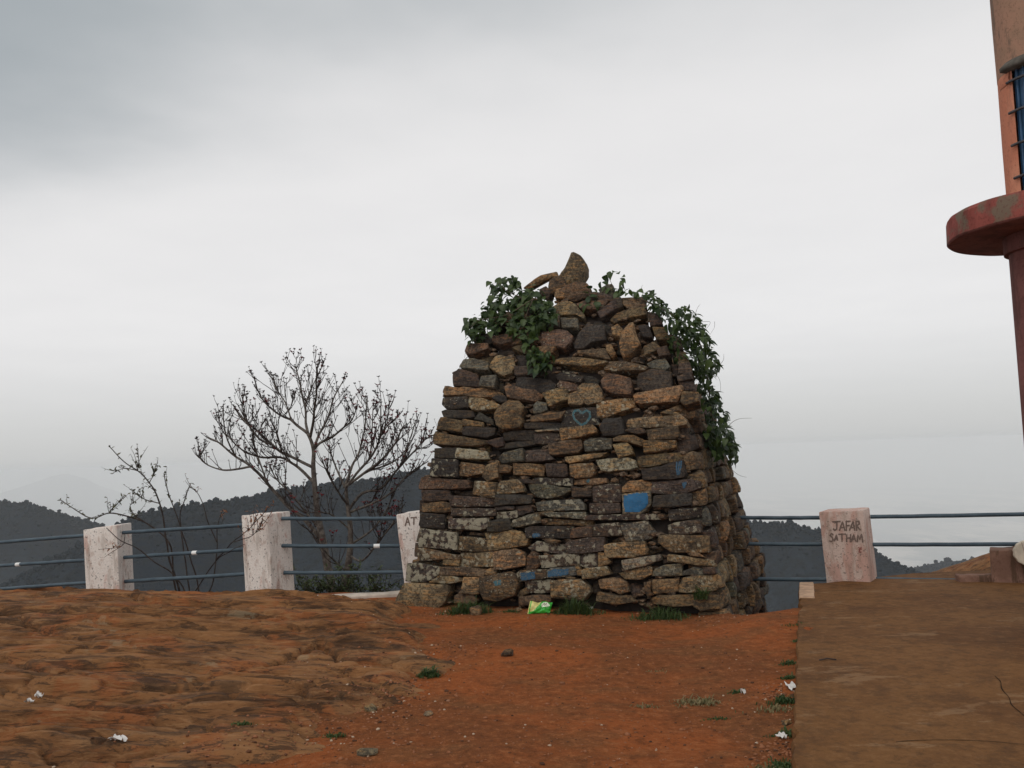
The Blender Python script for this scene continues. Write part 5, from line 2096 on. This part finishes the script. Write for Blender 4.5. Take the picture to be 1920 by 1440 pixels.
tuft(880, 1150, 0.34, 0.21, 520, M_GRASS, 'dark green tuft before the round boulder at the cairn foot, left end', 1)
tuft(1075, 1150, 0.30, 0.22, 520, M_GRASS, 'dark green tuft behind the green packet at the cairn foot', 2)
tuft(1240, 1153, 0.40, 0.17, 520, M_GRASS, 'long low green tuft at the right end of the cairn foot', 3)
tuft(955, 1150, 0.12, 0.07, 90, M_GRASS, 'small green tuft left of the green packet', 4)
t5 = tuft(1316, 1106, 0.08, 0.22, 90, M_GRASS, 'thin green weed growing out of the lowest right stones of the cairn', 5)
t5.location = on_front(1316, 1118) + FN * 0.05
tuft(805, 1270, 0.10, 0.12, 260, M_GRASS, 'lone round green weed where rock meets soil', 6)
tuft(1310, 1306, 0.26, 0.06, 260, M_GRASSDRY, 'largest patch of pale dry grass on the open soil', 7, flat=True)
tuft(1205, 1315, 0.12, 0.035, 70, M_GRASSDRY, 'small pale dry grass patch left of the larger one', 8, flat=True)
tuft(1383, 1290, 0.08, 0.05, 80, M_GRASS, 'small dark green weed on the soil near the platform', 9)
tuft(1230, 1254, 0.16, 0.02, 60, M_GRASSDRY, 'faint streak of dry stalks in the middle of the soil', 10, flat=True)
tuft(1345, 1336, 0.09, 0.03, 70, M_GRASS, 'faint green weed below the pale dry grass patch', 11)
tuft(625, 1380, 0.10, 0.04, 90, M_GRASS, 'small green weed at the lower edge of the rock', 12)
tuft(450, 1388, 0.08, 0.04, 80, M_GRASS, 'small dark weed near the bottom left of the rock', 13)
WEEDS = ['flat weed spreading over the platform edge near its far corner', 'small weed at the platform edge above the torn plastic strip', 'weed at the platform edge right beside the torn plastic strip',
         'largest green weed clump at the platform edge', 'pale dry stalks left of the largest platform edge weed', 'green weed at the platform edge beside the crumpled white scrap',
         'green weed at the platform edge, lowest in the picture', 'pale dry stalks by the lowest platform edge weed', 'tiny green weed highest but one along the platform edge']
for k, (px, py, w, h, n, mm) in enumerate(((1497, 1180, 0.22, 0.03, 120, M_GRASS), (1484, 1240, 0.10, 0.06, 120, M_GRASS), (1482, 1268, 0.10, 0.06, 130, M_GRASS), (1480, 1312, 0.17, 0.08, 260, M_GRASS),
                                           (1468, 1322, 0.22, 0.04, 160, M_GRASSDRY), (1478, 1372, 0.14, 0.05, 170, M_GRASS), (1476, 1432, 0.16, 0.06, 220, M_GRASS), (1452, 1432, 0.16, 0.03, 110, M_GRASSDRY), (1496, 1205, 0.07, 0.05, 70, M_GRASS))):
    tuft(px, py, w, h, n, mm, WEEDS[k], 30 + k, flat=(mm is M_GRASSDRY), group='weeds along the platform edge')

# ------------------------------------------------------------------ loose stones, gravel and litter
def pebble(name, px, py, size, key, seed, label, squash=0.6, group=None, mat=None):
    rng = random.Random(seed)
    bm_ = bmesh.new()
    bmesh.ops.create_icosphere(bm_, subdivisions=2, radius=1.0)
    off = Vector((rng.uniform(0, 99), rng.uniform(0, 99), 0))
    for v in bm_.verts:
        v.co *= 1 + 0.42 * mnoise.noise(v.co * 1.1 + off) + 0.15 * mnoise.noise(v.co * 3 + off)
        v.co = Vector((v.co.x * size, v.co.y * size * 0.8, v.co.z * size * squash))
    m = bpy.data.meshes.new(name)
    bm_.to_mesh(m)
    bm_.free()
    o = link(name, m, mat or M_STONE, label=label, category='stone')
    p = on_ground(px, py)
    o.location = (p.x, p.y, surf_z(p.x, p.y) + size * squash * 0.45)
    o.rotation_euler = (0, 0, rng.uniform(0, 6.28))
    tint(o, key, 0, rng)
    if group:
        o['group'] = group
    return o


pebble('loose_stone', 893, 1152, 0.085, 'o', 1, 'brown loose stone on the soil before the left end of the cairn', 0.7)
pebble('loose_stone', 952, 1236, 0.05, 'b', 2, 'small brown stone alone on the soil below the cairn', 0.7)
pebble('loose_stone', 973, 1146, 0.04, 'o', 3, 'small pinkish stone left of the green packet', 0.6)
pebble('loose_stone', 695, 1332, 0.045, 't', 4, 'pale stone on the gravel where rock meets soil', 0.6)
pebble('loose_stone', 803, 1340, 0.04, 't', 5, 'flat pale stone on the orange soil, bottom centre left', 0.4)
pebble('loose_stone', 690, 1412, 0.06, 't', 6, 'flat pale stone near the bottom edge left of centre', 0.3)
pebble('loose_stone', 1475, 1352, 0.035, 't', 7, 'pale stone beside the weeds near the platform edge', 0.5)
pebble('loose_stone', 1450, 1138, 0.16, 'b', 8, 'brown boulder at the soil edge between cairn and platform', 0.7)


def gravel():
    rng = np.random.RandomState(4)
    bm_ = bmesh.new()
    bmesh.ops.create_icosphere(bm_, subdivisions=1, radius=1.0)
    bv = np.array([v.co[:] for v in bm_.verts])
    bf = np.array([[v.index for v in f.verts] for f in bm_.faces])
    bm_.free()
    V, Fq, b = [], [], 0
    pts = []
    for _ in range(2600):
        y = 3.9 + rng.rand() ** 1.4 * 5.4
        x = rng.uniform(-1.7, 0.325 * y + 0.0)
        pts.append((x, y, rng.uniform(0.003, 0.010) * (1 if rng.rand() < 0.93 else 1.9)))
    for cx, cy, n, s in ((720, 1310, 260, 0.45), (640, 1370, 160, 0.5), (840, 1225, 90, 0.35), (400, 1420, 140, 0.5), (1470, 1300, 150, 0.25), (1480, 1400, 150, 0.22), (820, 1150, 80, 0.3), (1350, 1160, 60, 0.4)):
        c = on_ground(cx, cy)
        for _ in range(n):
            pts.append((c.x + rng.normal(0, s * 0.5), c.y + rng.normal(0, s * 0.5), rng.uniform(0.004, 0.013)))
    P = np.array(pts)
    Z = soil_z(P[:, 0], P[:, 1])
    RZ = rock_z(P[:, :1].copy(), P[:, 1:2].copy())[:, 0]
    Z = np.where(P[:, 0] < 0.45, np.maximum(Z, RZ), Z)
    for (x, y, s), z in zip(pts, Z):
        nv = bv * (1 + rng.uniform(-0.3, 0.3, (len(bv), 1))) * np.array([s, s * rng.uniform(0.6, 1), s * rng.uniform(0.4, 0.8)])
        V.append(nv + np.array([x, y, z + s * 0.2]))
        Fq.append(bf + b)
        b += len(bv)
    return np_mesh('gravel', np.concatenate(V), np.concatenate(Fq))


def mat_gravel():
    m, t, b, co = new_mat('gravel', 0.95, 0.15)
    g = t.nodes.new('ShaderNodeNewGeometry')
    r = g.outputs['Random Per Island']
    c = mix(t, ramp(t, r, 0.0, 0.55), (0.06, 0.030, 0.018), (0.26, 0.11, 0.055))
    c = mix(t, ramp(t, r, 0.93, 0.97), c, (0.42, 0.32, 0.23))
    setc(t, b, c)
    return m


link('gravel', gravel(), mat_gravel(), kind='stuff', label='scattered gravel and crumbs on the red soil', category='gravel')

# litter
M_PAPER = plain('white_paper', (0.62, 0.60, 0.57), 0.6, 0.3, 0.12, 20)


def scrap(px, py, w, h, seed, label, zoff=None, col=None):
    rng = random.Random(seed)
    n = 6
    v, f = [], []
    for j in range(n):
        for i in range(n):
            x, y = (i / (n - 1) - 0.5), (j / (n - 1) - 0.5)
            k = mnoise.noise(Vector((x * 3, y * 3, seed)))
            ed = 1 - 0.35 * abs(mnoise.noise(Vector((x * 4 + 7, y * 4, seed))))
            v.append((x * w * ed, y * h * ed, 0.014 + 0.03 * k + 0.015 * mnoise.noise(Vector((x * 8, y * 8, seed)))))
    for j in range(n - 1):
        for i in range(n - 1):
            a = j * n + i
            f.append((a, a + 1, a + n + 1, a + n))
    o = link('paper_scrap', pydata('paper_scrap', v, f), col or M_PAPER, label=label, category='litter')
    p = on_ground(px, py, SLAB_Z if zoff else 0.0)
    z = SLAB_Z if zoff else surf_z(p.x, p.y)
    if not zoff and px < 760:
        for _ in range(6):
            p = on_ground(px, py, z)
            z = surf_z(p.x, p.y)
    o.location = (p.x, p.y, z + 0.008)
    o.rotation_euler = (R(rng.uniform(-15, 25)), 0, rng.uniform(0, 6.28))
    return o


scrap(671, 1147, 0.06, 0.05, 1, 'white scrap on the rock left of the cairn')
scrap(841, 1131, 0.05, 0.04, 2, 'white scrap against the bottom left boulder of the cairn')
scrap(940, 1134, 0.09, 0.05, 3, 'white scrap left of the green packet at the cairn foot')
scrap(1466, 1379, 0.04, 0.06, 4, 'crumpled white scrap on the soil beside the platform, lower right')
scrap(1484, 1287, 0.14, 0.05, 5, 'torn pale plastic strip at the platform edge')
scrap(1394, 1293, 0.035, 0.02, 6, 'small white scrap beside the weed near the platform')
scrap(1108, 1143, 0.05, 0.03, 7, 'tiny white scrap right of the green packet')
scrap(55, 1312, 0.05, 0.04, 8, 'left of the two white scraps in the rock hollow')
scrap(73, 1310, 0.05, 0.04, 9, 'right of the two white scraps in the rock hollow')
scrap(220, 1420, 0.10, 0.05, 10, 'crumpled pale wrapper in the rock crack, bottom left')


def packet():
    """crumpled snack packet"""
    p = on_ground(1010, 1153)
    root_o = None
    W, H = 0.225, 0.115
    nx, ny = 22, 14
    v, f, mi = [], [], []
    for side in (1, -1):
        for j in range(ny + 1):
            for i in range(nx + 1):
                x, y = i / nx - 0.5, j / ny - 0.5
                k = (max(0.0, 1 - (2 * x) ** 4) * max(0.0, 1 - (2 * y) ** 2)) ** 0.5
                z = side * 0.030 * k + 0.020 * mnoise.noise(Vector((x * 6, y * 5, 4.0))) + 0.009 * mnoise.noise(Vector((x * 17, y * 15, 8.0)))
                v.append(((x + 0.16 * (y + 0.5)) * W, z * -1, (y + 0.5) * H * (1 + 0.06 * math.sin(x * 11)) * (1 - 0.10 * x)))
        b = 0 if side == 1 else (nx + 1) * (ny + 1)
        for j in range(ny):
            for i in range(nx):
                a = b + j * (nx + 1) + i
                q = (a, a + 1, a + nx + 2, a + nx + 1)
                f.append(q if side == 1 else q[::-1])
                x, y = (i + 0.5) / nx - 0.5, (j + 0.5) / ny - 0.5
                m_ = 0
                if x < -0.14 + 0.30 * y and x > -0.42 and y > -0.36:
                    m_ = 1
                if ((x - 0.22) / 0.17) ** 2 + ((y - 0.14) / 0.24) ** 2 < 1:
                    m_ = 2
                if abs(x - 0.22) < 0.07 and abs(y - 0.14) < 0.11 and (i + j) % 2 == 0:
                    m_ = 3
                if x < -0.44:
                    m_ = 1
                mi.append(m_)
    m = pydata('snack_packet', v, f)
    for c in ((0.035, 0.36, 0.035), (0.55, 0.50, 0.16), (0.72, 0.78, 0.60), (0.12, 0.07, 0.05)):
        mm = plain('packet_print', c, 0.32, 0.5, 0.2, 30)
        m.materials.append(mm)
    m.polygons.foreach_set('material_index', mi)
    m.polygons.foreach_set('use_smooth', [True] * len(m.polygons))
    o = link('snack_packet', m, None, label='bright green crumpled snack packet on the soil at the cairn foot', category='packet')
    o.location = (p.x, p.y, surf_z(p.x, p.y) + 0.005)
    o.rotation_euler = (R(-30), 0, R(4))
    return o


packet()
tb = Tubes(5)
a = on_ground(1552, 1239, SLAB_Z)
tb.add([a + Vector((-0.06, 0, 0.008)), a + Vector((0, 0.01, 0.014)), a + Vector((0.06, -0.005, 0.008))], 0.005)
link('twig', tb.mesh('twig'), M_TWIG, label='short dark twig lying on the concrete platform', category='twig')
